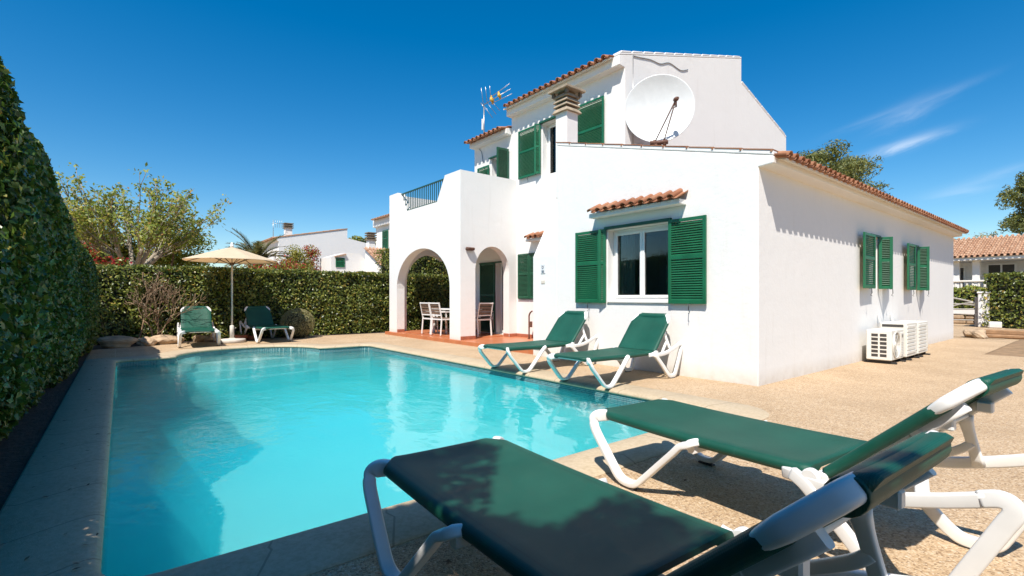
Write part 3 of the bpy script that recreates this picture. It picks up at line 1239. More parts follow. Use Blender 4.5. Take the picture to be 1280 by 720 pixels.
    b = mb.add([(0.0, 4.057, -.3), (1.4, 4.057, -.3), (1.4, 4.80, -.3), (0.0, 4.80, -.3),
                (0.0, 4.057, 2.12), (1.4, 4.057, 2.12), (1.4, 4.80, 2.12), (0.0, 4.80, 2.12),
                (.72, 4.057, 3.62), (1.4, 4.057, 3.62), (1.4, 4.70, 3.62), (.72, 4.70, 3.62)])
    for q in ((0, 1, 5, 4), (1, 2, 6, 5), (2, 3, 7, 6), (3, 0, 4, 7), (4, 5, 9, 8), (5, 6, 10, 9), (6, 7, 11, 10), (7, 4, 8, 11), (8, 9, 10, 11), (0, 3, 2, 1)):
        mb.face([b + i for i in q])
    add_bevel(mb.build('chimney_breast', M['plaster'], root), .014)
    mb = MB()
    mb.box(.38, .72, 4.15, 4.49, 3.4, 5.24)
    st = mb.build('chimney', M['plaster'], root, bevel=.012)
    mb = MB()
    cx, cy = .55, 4.32
    for hw, z0, z1 in ((.235, 5.215, 5.275), (.215, 5.345, 5.39), (.215, 5.44, 5.485), (.215, 5.535, 5.58)):
        b = mb.add([(cx - hw, cy - hw, z0), (cx + hw, cy - hw, z0), (cx + hw, cy + hw, z0), (cx - hw, cy + hw, z0)] +
                   [(cx - hw * .78, cy - hw * .78, z1 + .03), (cx + hw * .78, cy - hw * .78, z1 + .03), (cx + hw * .78, cy + hw * .78, z1 + .03), (cx - hw * .78, cy + hw * .78, z1 + .03)])
        for q in ((0, 3, 2, 1), (4, 5, 6, 7), (0, 1, 5, 4), (1, 2, 6, 5), (2, 3, 7, 6), (3, 0, 4, 7)):
            mb.face([b + i for i in q])
    mb.box(cx - .29, cx + .29, cy - .29, cy + .29, 5.665, 5.715)
    mb.build('cap', M['concrete'], st, bevel=.006)
    mb = MB()
    mb.box(cx - .13, cx + .13, cy - .13, cy + .13, 5.245, 5.664)
    for sx in (-.2, .2):
        for sy in (-.2, .2):
            mb.box(cx + sx - .03, cx + sx + .03, cy + sy - .03, cy + sy + .03, 5.57, 5.664)
    mb.build('flue', M['darkc'], st)

    # ---- windows
    def hooks(win, pts, n):
        n = Vector(n)
        for p in pts:
            hb = MB()
            p = Vector(p)
            hb.tube([p, p + n * .05, p + n * .055 - Vector((0, 0, .09))], .007, 6)
            hb.tube([p + n * .055 - Vector((0, 0, .09)), p + n * .03 - Vector((0, 0, .13)), p + n * .06 - Vector((0, 0, .15))], .005, 6)
            hb.build('shutter_hook', M['black'], win)

    # the big front window: opening Y 1.42..2.72, shutters folded back on both sides
    w = make_window(root, (0, 1.42, 1.19), (0, 1, 0), (-1, 0, 0), 1.30, 1.30, .16)
    mb = MB()
    mb.box(-.03, .15, 1.425, 2.715, 1.165, 1.192)
    mb.build('sill', M['plaster'], w)
    mb = MB()
    mb.grid(lambda u, v: (.25 + .02 * math.sin(u * 30) * (.5 + .5 * v), 2.30 + .38 * u, 1.2 + 1.28 * v), 40, 6)
    mb.build('curtain', M['curtain'], w)
    mb = MB()
    mb.grid(lambda u, v: (.25 + .02 * math.sin(u * 22 + 1) * (.5 + .5 * v), 1.44 + .20 * u, 1.2 + 1.28 * v), 30, 6)
    mb.build('curtain', M['curtain'], w)
    mb = MB()
    mb.box(-.06, -.003, 1.38, 2.76, 2.495, 2.545)
    mb.build('lintel_bar', M['dkgreen'], w)
    mb = MB()
    shutter(mb, (-.05, .755, 1.15), (0, 1, 0), (-1, 0, 0), .655, 1.36)
    mb.build('shutter', M['green'], w)
    mb = MB()
    shutter(mb, (-.05, 2.86, 1.15), (0, 1, 0), (-1, 0, 0), .62, 1.36)
    # the folded second leaf seen on edge
    shutter(mb, (-.03, 2.735, 1.15), (-.35, .62, 0), (-.62, -.35, 0), .14, 1.36, fr=.05)
    mb.build('shutter', M['green'], w)
    hooks(w, [(-.05, 1.02, 1.15), (-.05, 3.12, 1.15)], (-1, 0, 0))
    # tiled hood over it
    mb = MB()
    mb.prism([(1.12, 2.72), (3.00, 2.72), (3.00, 2.80), (1.12, 2.80)], 0, -.20, -.002)
    hood = mb.build('window_hood', M['plaster'], w, bevel=.008)
    mb = MB()
    roof_tiles(mb, Vector((-.27, 1.13, 2.80)), (0, 1, 0), Vector((.30, 0, .17)), 10, .187, .29, row=.30, h=.043)
    mb.build('hood_tiles', M['tile'], w, recalc=False)

    # right wall windows (faces -Y); shutters folded back, standing off the wall
    for i, x in enumerate((4.86, 7.96)):
        w = make_window(root, (x, 0, 1.44), (1, 0, 0), (0, -1, 0), .50, 1.06, .20, sashes=1)
        mb = MB()
        shutter(mb, (x - .74, -.115, 1.43), (1, .02, 0), (.02, -1, 0), .72, 1.08)
        mb.build('shutter', M['green'], w)
        mb = MB()
        shutter(mb, (x + .50, -.03, 1.43), (.42, -.90, 0), (.90, .42, 0), .24, 1.08)
        shutter(mb, (x + .62, -.20, 1.43), (.97, .20, 0), (.20, -.97, 0), .62, 1.08)
        mb.build('shutter', M['green'], w)
        mb = MB()
        mb.box(x - .05, x + .60, -.05, -.003, 2.503, 2.545)
        mb.build('lintel_bar', M['dkgreen'], w)
        hooks(w, [(x - .40, -.10, 1.43), (x + .92, -.12, 1.43)], (0, -1, 0))

    # upper window behind the chimney: opening Y 5.60..6.90, shutters both sides
    w = make_window(root, (2.2, 5.60, 4.60), (0, 1, 0), (-1, 0, 0), 1.30, 1.48, .20)
    mb = MB()
    shutter(mb, (2.14, 4.64, 4.58), (0, 1, 0), (-1, 0, 0), .92, 1.56)
    mb.build('shutter', M['green'], w)
    mb = MB()
    shutter(mb, (2.13, 7.10, 4.70), (0, 1, 0), (-1, 0, 0), .76, 1.40)
    shutter(mb, (2.16, 6.93, 4.70), (-.45, .70, 0), (-.70, -.45, 0), .18, 1.40, fr=.05)
    mb.build('shutter', M['green'], w)
    mb = MB()
    mb.box(2.12, 2.197, 5.52, 6.96, 6.085, 6.135)
    mb.build('lintel_bar', M['dkgreen'], w)
    hooks(w, [(2.14, 7.4, 4.70)], (-1, 0, 0))

    # terrace door of the lower block, one leaf standing out at a right angle
    w = make_window(root, (2.2, 8.42, 3.02), (0, 1, 0), (-1, 0, 0), .86, 2.60, .18, sashes=1)
    mb = MB()
    shutter(mb, (2.16, 8.36, 3.10), (-.97, .10, 0), (.1, .97, 0), .42, 2.62, fr=.055)
    mb.build('shutter', M['dkgreen'], w)
    mb = MB()
    shutter(mb, (2.14, 9.34, 3.10), (0, 1, 0), (-1, 0, 0), .62, 2.35)
    mb.build('shutter', M['green'], w)
    mb = MB()
    mb.box(2.12, 2.197, 8.38, 9.34, 5.625, 5.665)
    mb.build('lintel_bar', M['dkgreen'], w)

    # little window on the main front with its small hood
    w = make_window(root, (2.2, 7.05, 1.2), (0, 1, 0), (-1, 0, 0), .90, 1.30, .12, sashes=1)
    mb = MB()
    shutter(mb, (2.16, 7.42, 1.22), (0, 1, 0), (-1, 0, 0), .50, 1.30)
    mb.build('shutter', M['dkgreen'], w)
    mb = MB()
    shutter(mb, (2.16, 6.90, 1.22), (0, 1, 0), (-1, 0, 0), .50, 1.30)
    mb.build('shutter', M['dkgreen'], w)
    mb = MB()
    mb.prism([(6.72, 2.83), (7.36, 2.83), (7.36, 2.90), (6.72, 2.90)], 0, 1.97, 2.198)
    mb.build('window_hood', M['plaster'], w, bevel=.006)
    mb = MB()
    roof_tiles(mb, Vector((1.90, 6.74, 2.90)), (0, 1, 0), Vector((.30, 0, .15)), 3, .205, .30, row=.30, h=.055)
    mb.build('hood_tiles', M['tile'], w, recalc=False)

    # porch door with dark green shutter leaves
    d = make_window(root, (2.2, 8.40, .122), (0, 1, 0), (-1, 0, 0), .63, 2.2, .16, sashes=1)
    d.name = 'porch_door'
    mb = MB()
    shutter(mb, (2.165, 9.06, .16), (0, 1, 0), (-1, 0, 0), .80, 2.18)
    mb.build('shutter', M['dkgreen'], d)
    mb = MB()
    mb.box(2.15, 2.197, 8.38, 9.9, 2.325, 2.37)
    mb.build('lintel_bar', M['dkgreen'], d)

    # ---- balcony railing in the notch of the parapet, and a return along the far end
    mb = MB()
    mb.box(.33, .37, 8.80, 11.86, 4.655, 4.695)
    mb.box(.335, .365, 9.28, 11.36, 4.075, 4.10)
    y = 8.93
    while y < 11.8:
        zb = 4.03 + max(0, (9.27 - y) / .43 * .67, (y - 11.37) / .44 * .67) + .004
        mb.box(.341, .359, y - .009, y + .009, min(zb, 4.6), 4.66)
        y += .118
    mb.build('railing', M['rail'], root)
    # timber-green trellis on the terrace behind it
    # cable looping down the upper front and over the gable wall
    mb = MB()
    mb.tube(smooth_path([(2.19, 9.95, 6.1), (2.185, 9.8, 5.95), (2.185, 9.72, 5.6), (2.185, 9.62, 5.35), (2.185, 9.66, 5.1)], 5), .012, 5)
    mb.build('cable', M['steel'], root)
    mb = MB()
    mb.tube(smooth_path([(2.50, 4.052, 6.98), (2.75, 4.052, 7.02), (3.2, 4.052, 7.10), (3.6, 4.052, 7.12), (4.0, 4.052, 7.26), (4.5, 4.052, 7.22), (4.85, 4.052, 7.34)], 5), .012, 5)
    mb.build('cable', M['steel'], root)
    mb = MB()
    mb.tube([(2.50, 4.052, 6.98), (2.50, 4.052, 4.5)], .009, 5)
    mb.build('cable', M['steel'], root)
    return root


VILLA = villa()


# ------------------------------------------------------------------ things fixed to or leaning on the villa


def satellite_dish():
    c = Vector((2.80, 3.55, 5.60))
    r = thing('satellite_dish', 'big round white satellite dish on the roof against the upper gable wall', 'satellite dish', (2.85, 3.55, 4.24))
    n = (Vector(CAMLOC) + Vector((-.4, -1.0, 4.4)) - c).normalized()
    q = n.to_track_quat('Z', 'Y').to_matrix().to_4x4()
    mb = MB()
    mb.M = Matrix.Translation(c - Vector(r.location)) @ q
    Rr = .77
    prof = [(.0001, .0)] + [(Rr * k / 10, .15 * (k / 10) ** 2) for k in range(1, 11)]
    out = [(Rr + .014, .155), (Rr + .014, .135), (Rr - .01, .125)] + [(Rr * k / 10, .15 * (k / 10) ** 2 - .02) for k in range(9, 0, -1)] + [(.0001, -.02)]
    mb.lathe(prof + out, seg=48)
    mb.build('reflector', M['dish'], r)
    # where the arm reaches: in the dish's own frame
    bot = mb.M @ Vector((.0, -.78, .15))
    inv = mb.M
    yaxis = (q @ Vector((0, 1, 0))).normalized()
    down = Vector((0, 0, -1)) - n * Vector((0, 0, -1)).dot(n)
    down.normalize()
    side = down.cross(n).normalized()
    base = c - Vector(r.location)
    p0 = base + down * .78 + n * .13
    f = base + n * .55 - down * .02 - side * .34
    if (q @ Vector((1, 0, 0))).length == 0:
        pass
    mb = MB()
    mb.tube([p0 + side * .10, f], .014, 6)
    mb.tube([p0 - side * .10, f], .014, 6)
    mb.build('feed_arm', M['rust'], r)
    mb = MB()
    ax = (base - f).normalized()
    mb.tube([f - ax * .07, f - ax * .02, f + ax * .02, f + ax * .06], [.03, .05, .05, .035], 10)
    mb.tube([f + down * .0, f + down * .17], .02, 8)
    mb.tube([f + down * .17, f + down * .17 - n * .08 + side * .1], .008, 5)
    mb.build('receiver', M['rust'], r)
    mb = MB()
    back = base - n * .12
    mb.tube([back, Vector((0, 0, .02))], .05, 8)
    mb.tube([base + down * .62 - n * .03, Vector((-.55, -.15, .12)), Vector((-.95, -.2, .10))], .035, 6)
    for p in (p0 + side * .1, p0 - side * .12):
        mb.tube([p + down * -.06, p + down * .10], .04, 6)
    mb.tube([p0 + side * .2, p0 - side * .2], .05, 6)
    mb.rbox(-1.15, -.75, -.32, -.08, -.02, .10, .01)
    mb.rbox(-.2, .2, -.2, .2, -.04, .03, .01)
    mb.build('mount', M['rust'], r)


def antenna():
    b = Vector((2.55, 10.18, 6.42))
    r = thing('tv_antenna', 'thin pole aerial with yellow clips and splayed rods on the lower tiled roof', 'antenna', b)
    mb = MB()
    mb.tube([(0, 0, -.15), (0, 0, 1.20)], .021, 8)
    mb.tube([(0, 0, 1.20), (-.02, .14, 1.38)], .018, 8)
    mb.build('pole', M['steel'], r)
    mb = MB()
    mb.rbox(-.05, .03, .02, .075, .45, .82, .008)
    mb.build('amplifier', M['frame'], r)
    mb = MB()
    d = Vector((.25, -.97, .22)).normalized()
    o = Vector((0, .06, 1.29))
    up = Vector((-.15, .2, 1)).normalized()
    sd = d.cross(up).normalized()
    mb.tube([o, o + d * .95], .013, 6)
    for k in (-1, 0, 1):
        mb.tube([o + d * .30 + up * .10 * k, o + d * 1.15 + up * .17 * k + d * .05], .011, 5)
    for s in (-1, 1):
        for k in range(3):
            st = o + d * (.02 + .17 * k)
            mb.tube([st, st + (up * s * (.50 - .05 * k) + d * .16 + sd * .12 * s)], .0095, 5)
    mb.build('rods', M['steel'], r)
    for t, s in ((.40, 1.0), (.72, .85)):
        mb = MB()
        q = o + d * t
        mb.tube([q - d * .05, q - d * .02, q + d * .02, q + d * .05], [.05 * s, .095 * s, .095 * s, .05 * s], 8)
        mb.tube([q - up * .15 * s, q + up * .15 * s], .03, 6)
        mb.build('clip', M['yellow'], r)


def ac_unit(name, label, x, y, w, d, h, facing, panel='fan'):
    """outdoor unit; local x along the wall, front face toward -y"""
    r = thing(name, label, 'air conditioner', (x, y, 0), facing, 'outdoor units along the side wall')
    z0 = .065
    mb = MB()
    mb.rbox(0, w, -d, 0, z0, z0 + h, .014)
    if panel == 'fan':
        # recessed grille cells on the near end
        o = mb.build('casing', M['ac'], r)
        cuts = []
        for cx in range(2):
            for k in range(6):
                cuts.append(MB().box(-.05, .018, -d + .075 + cx * (d - .13) / 2, -d + .075 + cx * (d - .13) / 2 + (d - .13) / 2 - .028, z0 + .06 + k * (h - .11) / 6, z0 + .06 + (k + .74) * (h - .11) / 6))
        cyl = MB()
        cyl.lathe([(.235, 0), (.235, .05)], (0, 0), 32)
        cyl2 = MB()
        m = Matrix.Translation((.30, -d + .04, z0 + h / 2)) @ Matrix.Rotation(R(90), 4, 'X')
        cyl2.M = m
        cyl2.lathe([(.236, 0), (.236, .09)], (0, 0), 32, smooth=False)
        cuts.append(cyl2)
        cut(o, cuts)
        mb = MB()
        for cx in range(2):
            for k in range(6):
                ya = -d + .075 + cx * (d - .13) / 2
                za = z0 + .06 + k * (h - .11) / 6
                mb.box(.006, .019, ya + .002, ya + (d - .13) / 2 - .030, za + .002, za + .74 * (h - .11) / 6 - .002)
        mb.M = Matrix.Translation((.30, -d + .037, z0 + h / 2)) @ Matrix.Rotation(R(90), 4, 'X')
        mb.lathe([(.225, 0), (.225, .004)], (0, 0), 32, smooth=False)
        mb.build('grille_backing', M['acdark'], r)
        mb = MB()
        mb.M = Matrix.Translation((.30, -d - .006, z0 + h / 2)) @ Matrix.Rotation(R(90), 4, 'X')
        for k in range(1, 10):
            rr = .235 * k / 9
            mb.tube([(rr * math.cos(a * math.pi / 16), rr * math.sin(a * math.pi / 16), -.012 * (1 - (k / 9) ** 2)) for a in range(32)], .0045, 5, closed=True, up=(0, 0, 1))
        for k in range(6):
            a = k * math.pi / 3
            mb.tube([(.05 * math.cos(a), .05 * math.sin(a), -.012), (.237 * math.cos(a), .237 * math.sin(a), 0)], .004, 5)
        mb.lathe([(.05, -.004), (.05, -.02)], (0, 0), 16, smooth=False)
        mb.tube([(.245 * math.cos(a * math.pi / 16), .245 * math.sin(a * math.pi / 16), .002) for a in range(32)], .010, 6, closed=True, up=(0, 0, 1))
        mb.build('fan_guard', M['ac'], r)
        mb = MB()
        mb.M = Matrix.Translation((.30, -d + .022, z0 + h / 2)) @ Matrix.Rotation(R(90), 4, 'X')
        for k in range(3):
            a0 = k * 2 * math.pi / 3
            b = mb.add([(.05 * math.cos(a0), .05 * math.sin(a0), 0), (.21 * math.cos(a0 - .2), .21 * math.sin(a0 - .2), .008), (.21 * math.cos(a0 + .7), .21 * math.sin(a0 + .7), -.008), (.05 * math.cos(a0 + .9), .05 * math.sin(a0 + .9), 0)])
            mb.face([b, b + 1, b + 2, b + 3])
        mb.build('fan', M['ac'], r)
        mb = MB()
        mb.rbox(w - .22, w - .025, -d - .012, -d + .002, z0 + .05, z0 + h - .06, .006)
        for k in range(8):
            mb.rbox(w - .20, w - .045, -d - .018, -d - .011, z0 + .09 + k * .032, z0 + .102 + k * .032, .002)
        mb.build('side_panel', M['ac'], r)
        mb = MB()
        mb.box(w - .17, w - .07, -d - .0145, -d - .011, z0 + h - .16, z0 + h - .10)
        mb.build('rating_plate', M['steel'], r)
    else:
        o = mb.build('casing', M['ac'], r)
        mb = MB()
        k = 0
        z = z0 + .06
        while z < z0 + h - .09:
            mb.rbox(.03, w - .14, -d - .012, -d + .004, z, z + .058, .006)
            z += .072
        mb.build('louvre', M['ac'], r)
        mb = MB()
        mb.rbox(w - .11, w - .03, -d - .010, -d + .004, z0 + .10, z0 + h - .10, .005)
        mb.build('side_panel', M['ac'], r)
        mb = MB()
        mb.box(-.004, .001, -d + .05, -.04, z0 + h - .085, z0 + h - .035)
        mb.build('vent_slot', M['acdark'], r)
        mb = MB()
        mb.tube(smooth_path([(w * .25, -.02, z0 + h - .2), (w * .25, .05, z0 + h + .02), (w * .25, .07, z0 + h + .16)], 4), .016, 6)
        mb.build('pipe', M['frame'], r)
    for xx in (.07, w - .13):
        mb = MB()
        mb.rbox(xx, xx + .06, -d - .06, .06, .0, .03, .004)
        mb.rbox(xx + .005, xx + .055, -d + .02, -.02, .028, z0 + .002, .004)
        mb.build('foot', M['black'], r)
    return r


def wall_bits():
    r = thing('wall_lamp', 'small grey half round lamp on the white porch pillar beside the narrow arch', 'wall lamp', (.50, 8.02, 2.58))
    mb = MB()
    mb.rbox(-.10, .10, -.022, -.002, -.045, .055, .006)
    mb.build('backplate', M['darkc'], r)
    mb = MB()
    pts = []
    prof = [(-.13, -.02), (-.13, .04), (-.10, .065), (.10, .065), (.13, .04), (.13, -.02)]
    mb.sweep([(0, -.022, 0), (0, -.08, .004), (0, -.115, -.002), (0, -.13, -.012)], rrect(.26, .085, .03), scales=[1, 1, .9, .6], up=(0, 0, 1))
    mb.build('lamp_shade', M['rust'], r)
    # sign on the breast
    r = thing('wall_sign', 'small square notice with ring emblem and grey text block on chimney breast', 'sign', (0, 4.47, 1.86))
    mb = MB()
    mb.rbox(-.012, -.002, -.066, .066, -.10, .10, .003)
    mb.build('plate', M['sign'], r)
    mb = MB()
    mb.M = Matrix.Diagonal((1, .62, .62, 1))
    mb.tube([(-.0135, .042 * math.cos(a), .055 + .042 * math.sin(a)) for a in [k * math.pi / 12 for k in range(24)]], .008, 5, closed=True, up=(1, 0, 0))
    mb.box(-.0145, -.0125, -.006, .006, -.02, .012)
    for k, (y, w) in enumerate(((.066, .03), (-.066, .03))):
        mb.box(-.0145, -.0125, y - w / 2, y + w / 2, .118, .128)
    for k in range(5):
        wdt = (.062, .058, .064, .05, .06)[k]
        mb.box(-.0145, -.0125, -wdt, wdt, -.065 - k * .018, -.054 - k * .018)
    mb.build('print', M['ink'], r)
    mb = MB()
    r2 = thing('outdoor_socket_plate', 'small cream cover plate on the wall just under the notice', 'cover plate', (0, 4.47, 1.58))
    mb.rbox(-.010, -.002, -.055, .06, -.035, .035, .003)
    mb.build('plate', M['plaster2'], r2)
    # bent pipe shower
    r = thing('shower_pipe', 'slim dark hooked pipe standing at the corner of the terracotta terrace', 'pipe', (1.9, 7.12, .10))
    mb = MB()
    mb.tube(smooth_path([(0, 0, 0), (0, 0, .55), (0, -.005, .66), (.0, -.06, .74), (.0, -.13, .775)], 5), .022, 8)
    mb.tube([(0, 0, 0), (0, 0, .012)], .05, 10)
    mb.build('pipe', M['rust'], r)
    mb = MB()
    mb.rbox(-.03, .03, -.11, -.015, .33, .49, .006)
    mb.build('valve_box', M['rust'], r)


satellite_dish()
antenna()
wall_bits()
ac_unit('air_conditioner', 'nearest outdoor air conditioner unit with black grille slots and round fan guard', 4.22, -.12, .80, .40, .57, 0, 'fan')
ac_unit('air_conditioner', 'middle outdoor air conditioner unit with louvred front and dark vent slot', 5.16, -.10, .80, .44, .68, 0, 'louvre')
ac_unit('air_conditioner', 'farthest outdoor air conditioner unit with louvred front in the row of three', 6.05, -.10, .82, .44, .67, 0, 'louvre')


# ------------------------------------------------------------------ sunbeds


def sling_mb(path, half, chamf0=0.0, chamf1=0.0, clen=.09, edge=.030, sag=.018, thick=.010, nl=8):
    """closed sheet with fat rolled side hems; path: [(x, z)] centre line of the hem"""
    mb = MB()
    P = [Vector((p[0], 0, p[1])) for p in path]
    L = [0]
    for a, b in zip(P, P[1:]):
        L.append(L[-1] + (b - a).length)
    tot = L[-1]
    rings = []
    for i, p in enumerate(P):
        t = (P[min(i + 1, len(P) - 1)] - P[max(i - 1, 0)]).normalized()
        n = Vector((-t.z, 0, t.x))
        w = half
        if chamf0 and L[i] < clen:
            w -= chamf0 * (1 - L[i] / clen)
        if chamf1 and tot - L[i] < clen:
            w -= chamf1 * (1 - (tot - L[i]) / clen)
        endk = min(1, min(L[i], tot - L[i]) / .12)
        ring_pts = []
        # left hem: half circle, then bottom, right hem, then top
        def hem(sgn, a0, a1, k=6):
            for q in range(k + 1):
                a = R(a0 + (a1 - a0) * q / k)
                ring_pts.append(p + Vector((0, sgn * (w - edge) + math.cos(a) * edge, 0)) + n * (math.sin(a) * edge * 1.05))
        hem(1, -120, 90)
        for k in range(1, nl):
            yy = (w - edge) * (1 - 2 * k / nl)
            s = sag * endk * (1 - (yy / (w - edge)) ** 2)
            ring_pts.append(p + Vector((0, yy, 0)) + n * (edge * 1.0 - s - .004 * 0))
        hem(-1, 90, 300)
        for k in range(1, nl):
            yy = -(w - edge) * (1 - 2 * k / nl)
            s = sag * endk * (1 - (yy / (w - edge)) ** 2)
            lim = edge * 1.0 - s - thick - .012
            ring_pts.append(p + Vector((0, yy, 0)) + n * max(-edge * .9, lim if abs(yy) < (w - edge) * .85 else -edge * .9))
        rings.append(mb.add(ring_pts))
        m = len(ring_pts)
    for a, b in zip(rings, rings[1:]):
        for k in range(m):
            l = (k + 1) % m
            mb.face([a + k, a + l, b + l, b + k], True)
    mb.face([rings[0] + k for k in range(m)][::-1])
    mb.face([rings[-1] + k for k in range(m)])
    return mb


def sunbed(label, x, y, head, back=48, group='green and white sunbeds round the pool'):
    """local x runs from the foot end (0) to the head; head = world direction of +x in radians"""
    r = thing('sunbed', label, 'sunbed', (x, y, 0), head, group)
    zb = .415
    w = .37
    hinge = 1.48
    # seat sling
    path = [(0.0, zb - .012), (.006, zb - .004), (.02, zb)] + [(.05 + .05 * k, zb - .010 * math.sin(math.pi * k / 28)) for k in range(29)]
    path = [p for p in path if p[0] <= hinge]
    sling_mb(path, w, chamf0=.085, clen=.10).build('seat_sling', M['sling'], r)
    # end rails, cross tubes
    mb = MB()
    mb.sweep([(.055, -w + .07, zb - .005), (.04, -w + .10, zb - .005), (.04, w - .10, zb - .005), (.055, w - .07, zb - .005)], rrect(.05, .05, .015), up=(0, 0, 1))
    mb.build('cross_rail', M['white'], r)
    mb = MB()
    mb.sweep([(hinge + .015, -w - .0, zb - .012), (hinge + .015, w + .0, zb - .012)], rrect(.055, .052, .015), up=(0, 0, 1))
    mb.build('cross_rail', M['white'], r)
    mb = MB()
    mb.sweep([(.80, -w - .01, zb - .055), (.80, w + .01, zb - .055)], rrect(.05, .045, .012), up=(0, 0, 1))
    mb.build('cross_rail', M['white'], r)
    prof = rrect(.062, .038, .009)
    for s in (1, -1):
        # foot leg: corner cap, V down to the ground and up to the knob
        pts = [(.085, s * (w - .085), zb - .012), (.05, s * (w - .055), zb - .010), (.012, s * (w - .014), zb - .014), (-.004, s * (w + .020), zb - .032), (.008, s * (w + .034), zb - .062),
               (.035, s * (w + .038), .302), (.13, s * (w + .043), .198), (.225, s * (w + .047), .095), (.268, s * (w + .048), .056), (.315, s * (w + .048), .037), (.385, s * (w + .048), .037), (.43, s * (w + .048), .056),
               (.475, s * (w + .047), .098), (.59, s * (w + .044), .212), (.70, s * (w + .040), .322), (.745, s * (w + .036), zb - .045), (.780, s * (w + .028), zb - .030), (.800, s * (w + .014), zb - .017), (.808, s * (w - .014), zb - .017), (.808, s * (w - .04), zb - .024)]
        pp = smooth_path(pts, 4)
        n = len(pp)
        sc = []
        for i in range(n):
            u = i / (n - 1)
            k = 1.0
            if u < .2:
                k = .85 + .45 * math.sin(math.pi * min(1, u / .2))
            if u > .84:
                k = 1.0 + .22 * math.sin((u - .84) / .16 * math.pi * .9)
            sc.append(k)
        sc[-1], sc[-2], sc[-3] = .42, .72, .92
        mb = MB()
        mb.sweep(pp, prof, scales=sc, up=(0, 1, 0))
        mb.build('leg', M['white'], r)
        # rear leg: V under the head end
        pts = [(hinge - .10, s * (w + .020), zb - .015), (hinge - .04, s * (w + .036), zb - .04), (hinge + .01, s * (w + .038), zb - .085), (hinge + .13, s * (w + .042), .215), (hinge + .245, s * (w + .046), .095), (hinge + .29, s * (w + .046), .056),
               (hinge + .335, s * (w + .046), .035), (hinge + .41, s * (w + .046), .035), (hinge + .455, s * (w + .046), .056), (hinge + .485, s * (w + .046), .105), (hinge + .565, s * (w + .044), .27), (hinge + .642, s * (w + .040), .43),
               (hinge + .668, s * (w + .038), .485), (hinge + .662, s * (w + .037), .515), (hinge + .63, s * (w + .036), .525), (hinge + .58, s * (w + .034), .508)]
        pp = smooth_path(pts, 4)
        mb = MB()
        mb.sweep(pp, prof, scales=[1.0] * len(pp), up=(0, 1, 0))
        mb.build('leg', M['white'], r)
        # side bar from the hinge to the top of the rear leg
        pts = [(hinge - .15, s * (w - .01), zb - .03), (hinge - .08, s * (w + .022), zb - .024), (hinge + .06, s * (w + .034), zb - .032), (hinge + .26, s * (w + .036), .405), (hinge + .44, s * (w + .035), .455), (hinge + .60, s * (w + .034), .513)]
        pp = smooth_path(pts, 5)
        mb = MB()
        mb.sweep(pp, rrect(.056, .036, .009), up=(0, 1, 0))
        mb.build('side_bar', M['white'], r)
        mb = MB()
        mb.M = Matrix.Translation((hinge - .01, s * (w + .028), zb - .006)) @ Matrix.Rotation(R(90), 4, 'X')
        mb.lathe([(.034, -.020), (.040, -.014), (.040, .014), (.034, .020)], seg=20)
        mb.build('pivot_cover', M['white'], r)
        for bx, bz in ((hinge + .372, .037), (.35, .037)):
            mb = MB()
            mb.rbox(bx - .06, bx + .06, s * (w + .048) - .023, s * (w + .048) + .023, 0, .012, .004)
            mb.build('foot_pad', M['acdark'], r)
    # backrest
    ca, sa = math.cos(R(back)), math.sin(R(back))
    ex, ez = hinge + .03, zb + .01

    def bp(t, off=0.0):
        return (ex + ca * t - sa * off, ez + sa * t + ca * off)
    bl = .72
    bpath = [bp(t) for t in [.0, .012, .03] + [.07 + .04 * k for k in range(16) if .07 + .04 * k < bl - .03]] + [bp(bl - .008, -.002), bp(bl, -.008), bp(bl + .003, -.016)]
    bs = sling_mb(bpath, w - .012, chamf1=.115, clen=.18, edge=.026).build('backrest_sling', M['sling'], r)
    for s in (1, -1):
        mb = MB()
        # broad moulded corner between the side hem and the roll across the top
        pts = [(bl - .215, w - .050), (bl - .18, w - .040), (bl - .135, w - .039), (bl - .095, w - .052), (bl - .060, w - .074), (bl - .036, w - .098), (bl - .030, w - .132), (bl - .034, w - .17)]
        pp = [Vector((bp(t, .002)[0], s * yy, bp(t, .002)[1])) for t, yy in pts]
        pp = smooth_path(pp, 5)
        nn = len(pp) - 1
        mb.sweep(pp, rrect(.060, .050, .016, 4), up=(-sa, 0, ca), scales=[.66 + .38 * min(1, 3.2 * i / nn) for i in range(nn + 1)])
        mb.build('corner_cap', M['white'], r)
        # strut from under the backrest down to the side bar, and its brace
        mb = MB()
        a = bp(.42, -.04)
        b1 = Vector((hinge + .40, s * (w + .0), .432))
        a1 = Vector((a[0], s * (w - .075), a[1]))
        st = [a1 + (b1 - a1) * (k / 7) for k in range(8)]
        mb.sweep(st, rrect(.050, .032, .010), up=(0, 1, 0), scales=[1.35, 1.1, .95, .9, .9, .9, .95, 1.05])
        mid = a1 + (b1 - a1) * .55
        mb.sweep(smooth_path([mid, mid + Vector((-.05, 0, -.045)), (hinge + .17, s * (w + .005), .392)], 5), rrect(.040, .030, .008), up=(0, 1, 0))
        mb.build('strut', M['white'], r)
    mb = MB()
    c = bp(bl - .036, -.002)
    yy = w - .116
    pr_ = [(.044 * math.cos(k * math.pi / 8), .036 * math.sin(k * math.pi / 8)) for k in range(16)]
    mb.sweep([(c[0], -yy, c[1]), (c[0], -yy + .004, c[1])] + [(c[0], -yy + .02 + (2 * yy - .04) * k / 8, c[1]) for k in range(9)] + [(c[0], yy - .004, c[1]), (c[0], yy, c[1])], pr_, up=(-sa, 0, ca), scales=[.95, .99] + [1.0] * 9 + [.99, .95])
    mb.build('top_roll', M['sling'], bs)
    mb = MB()
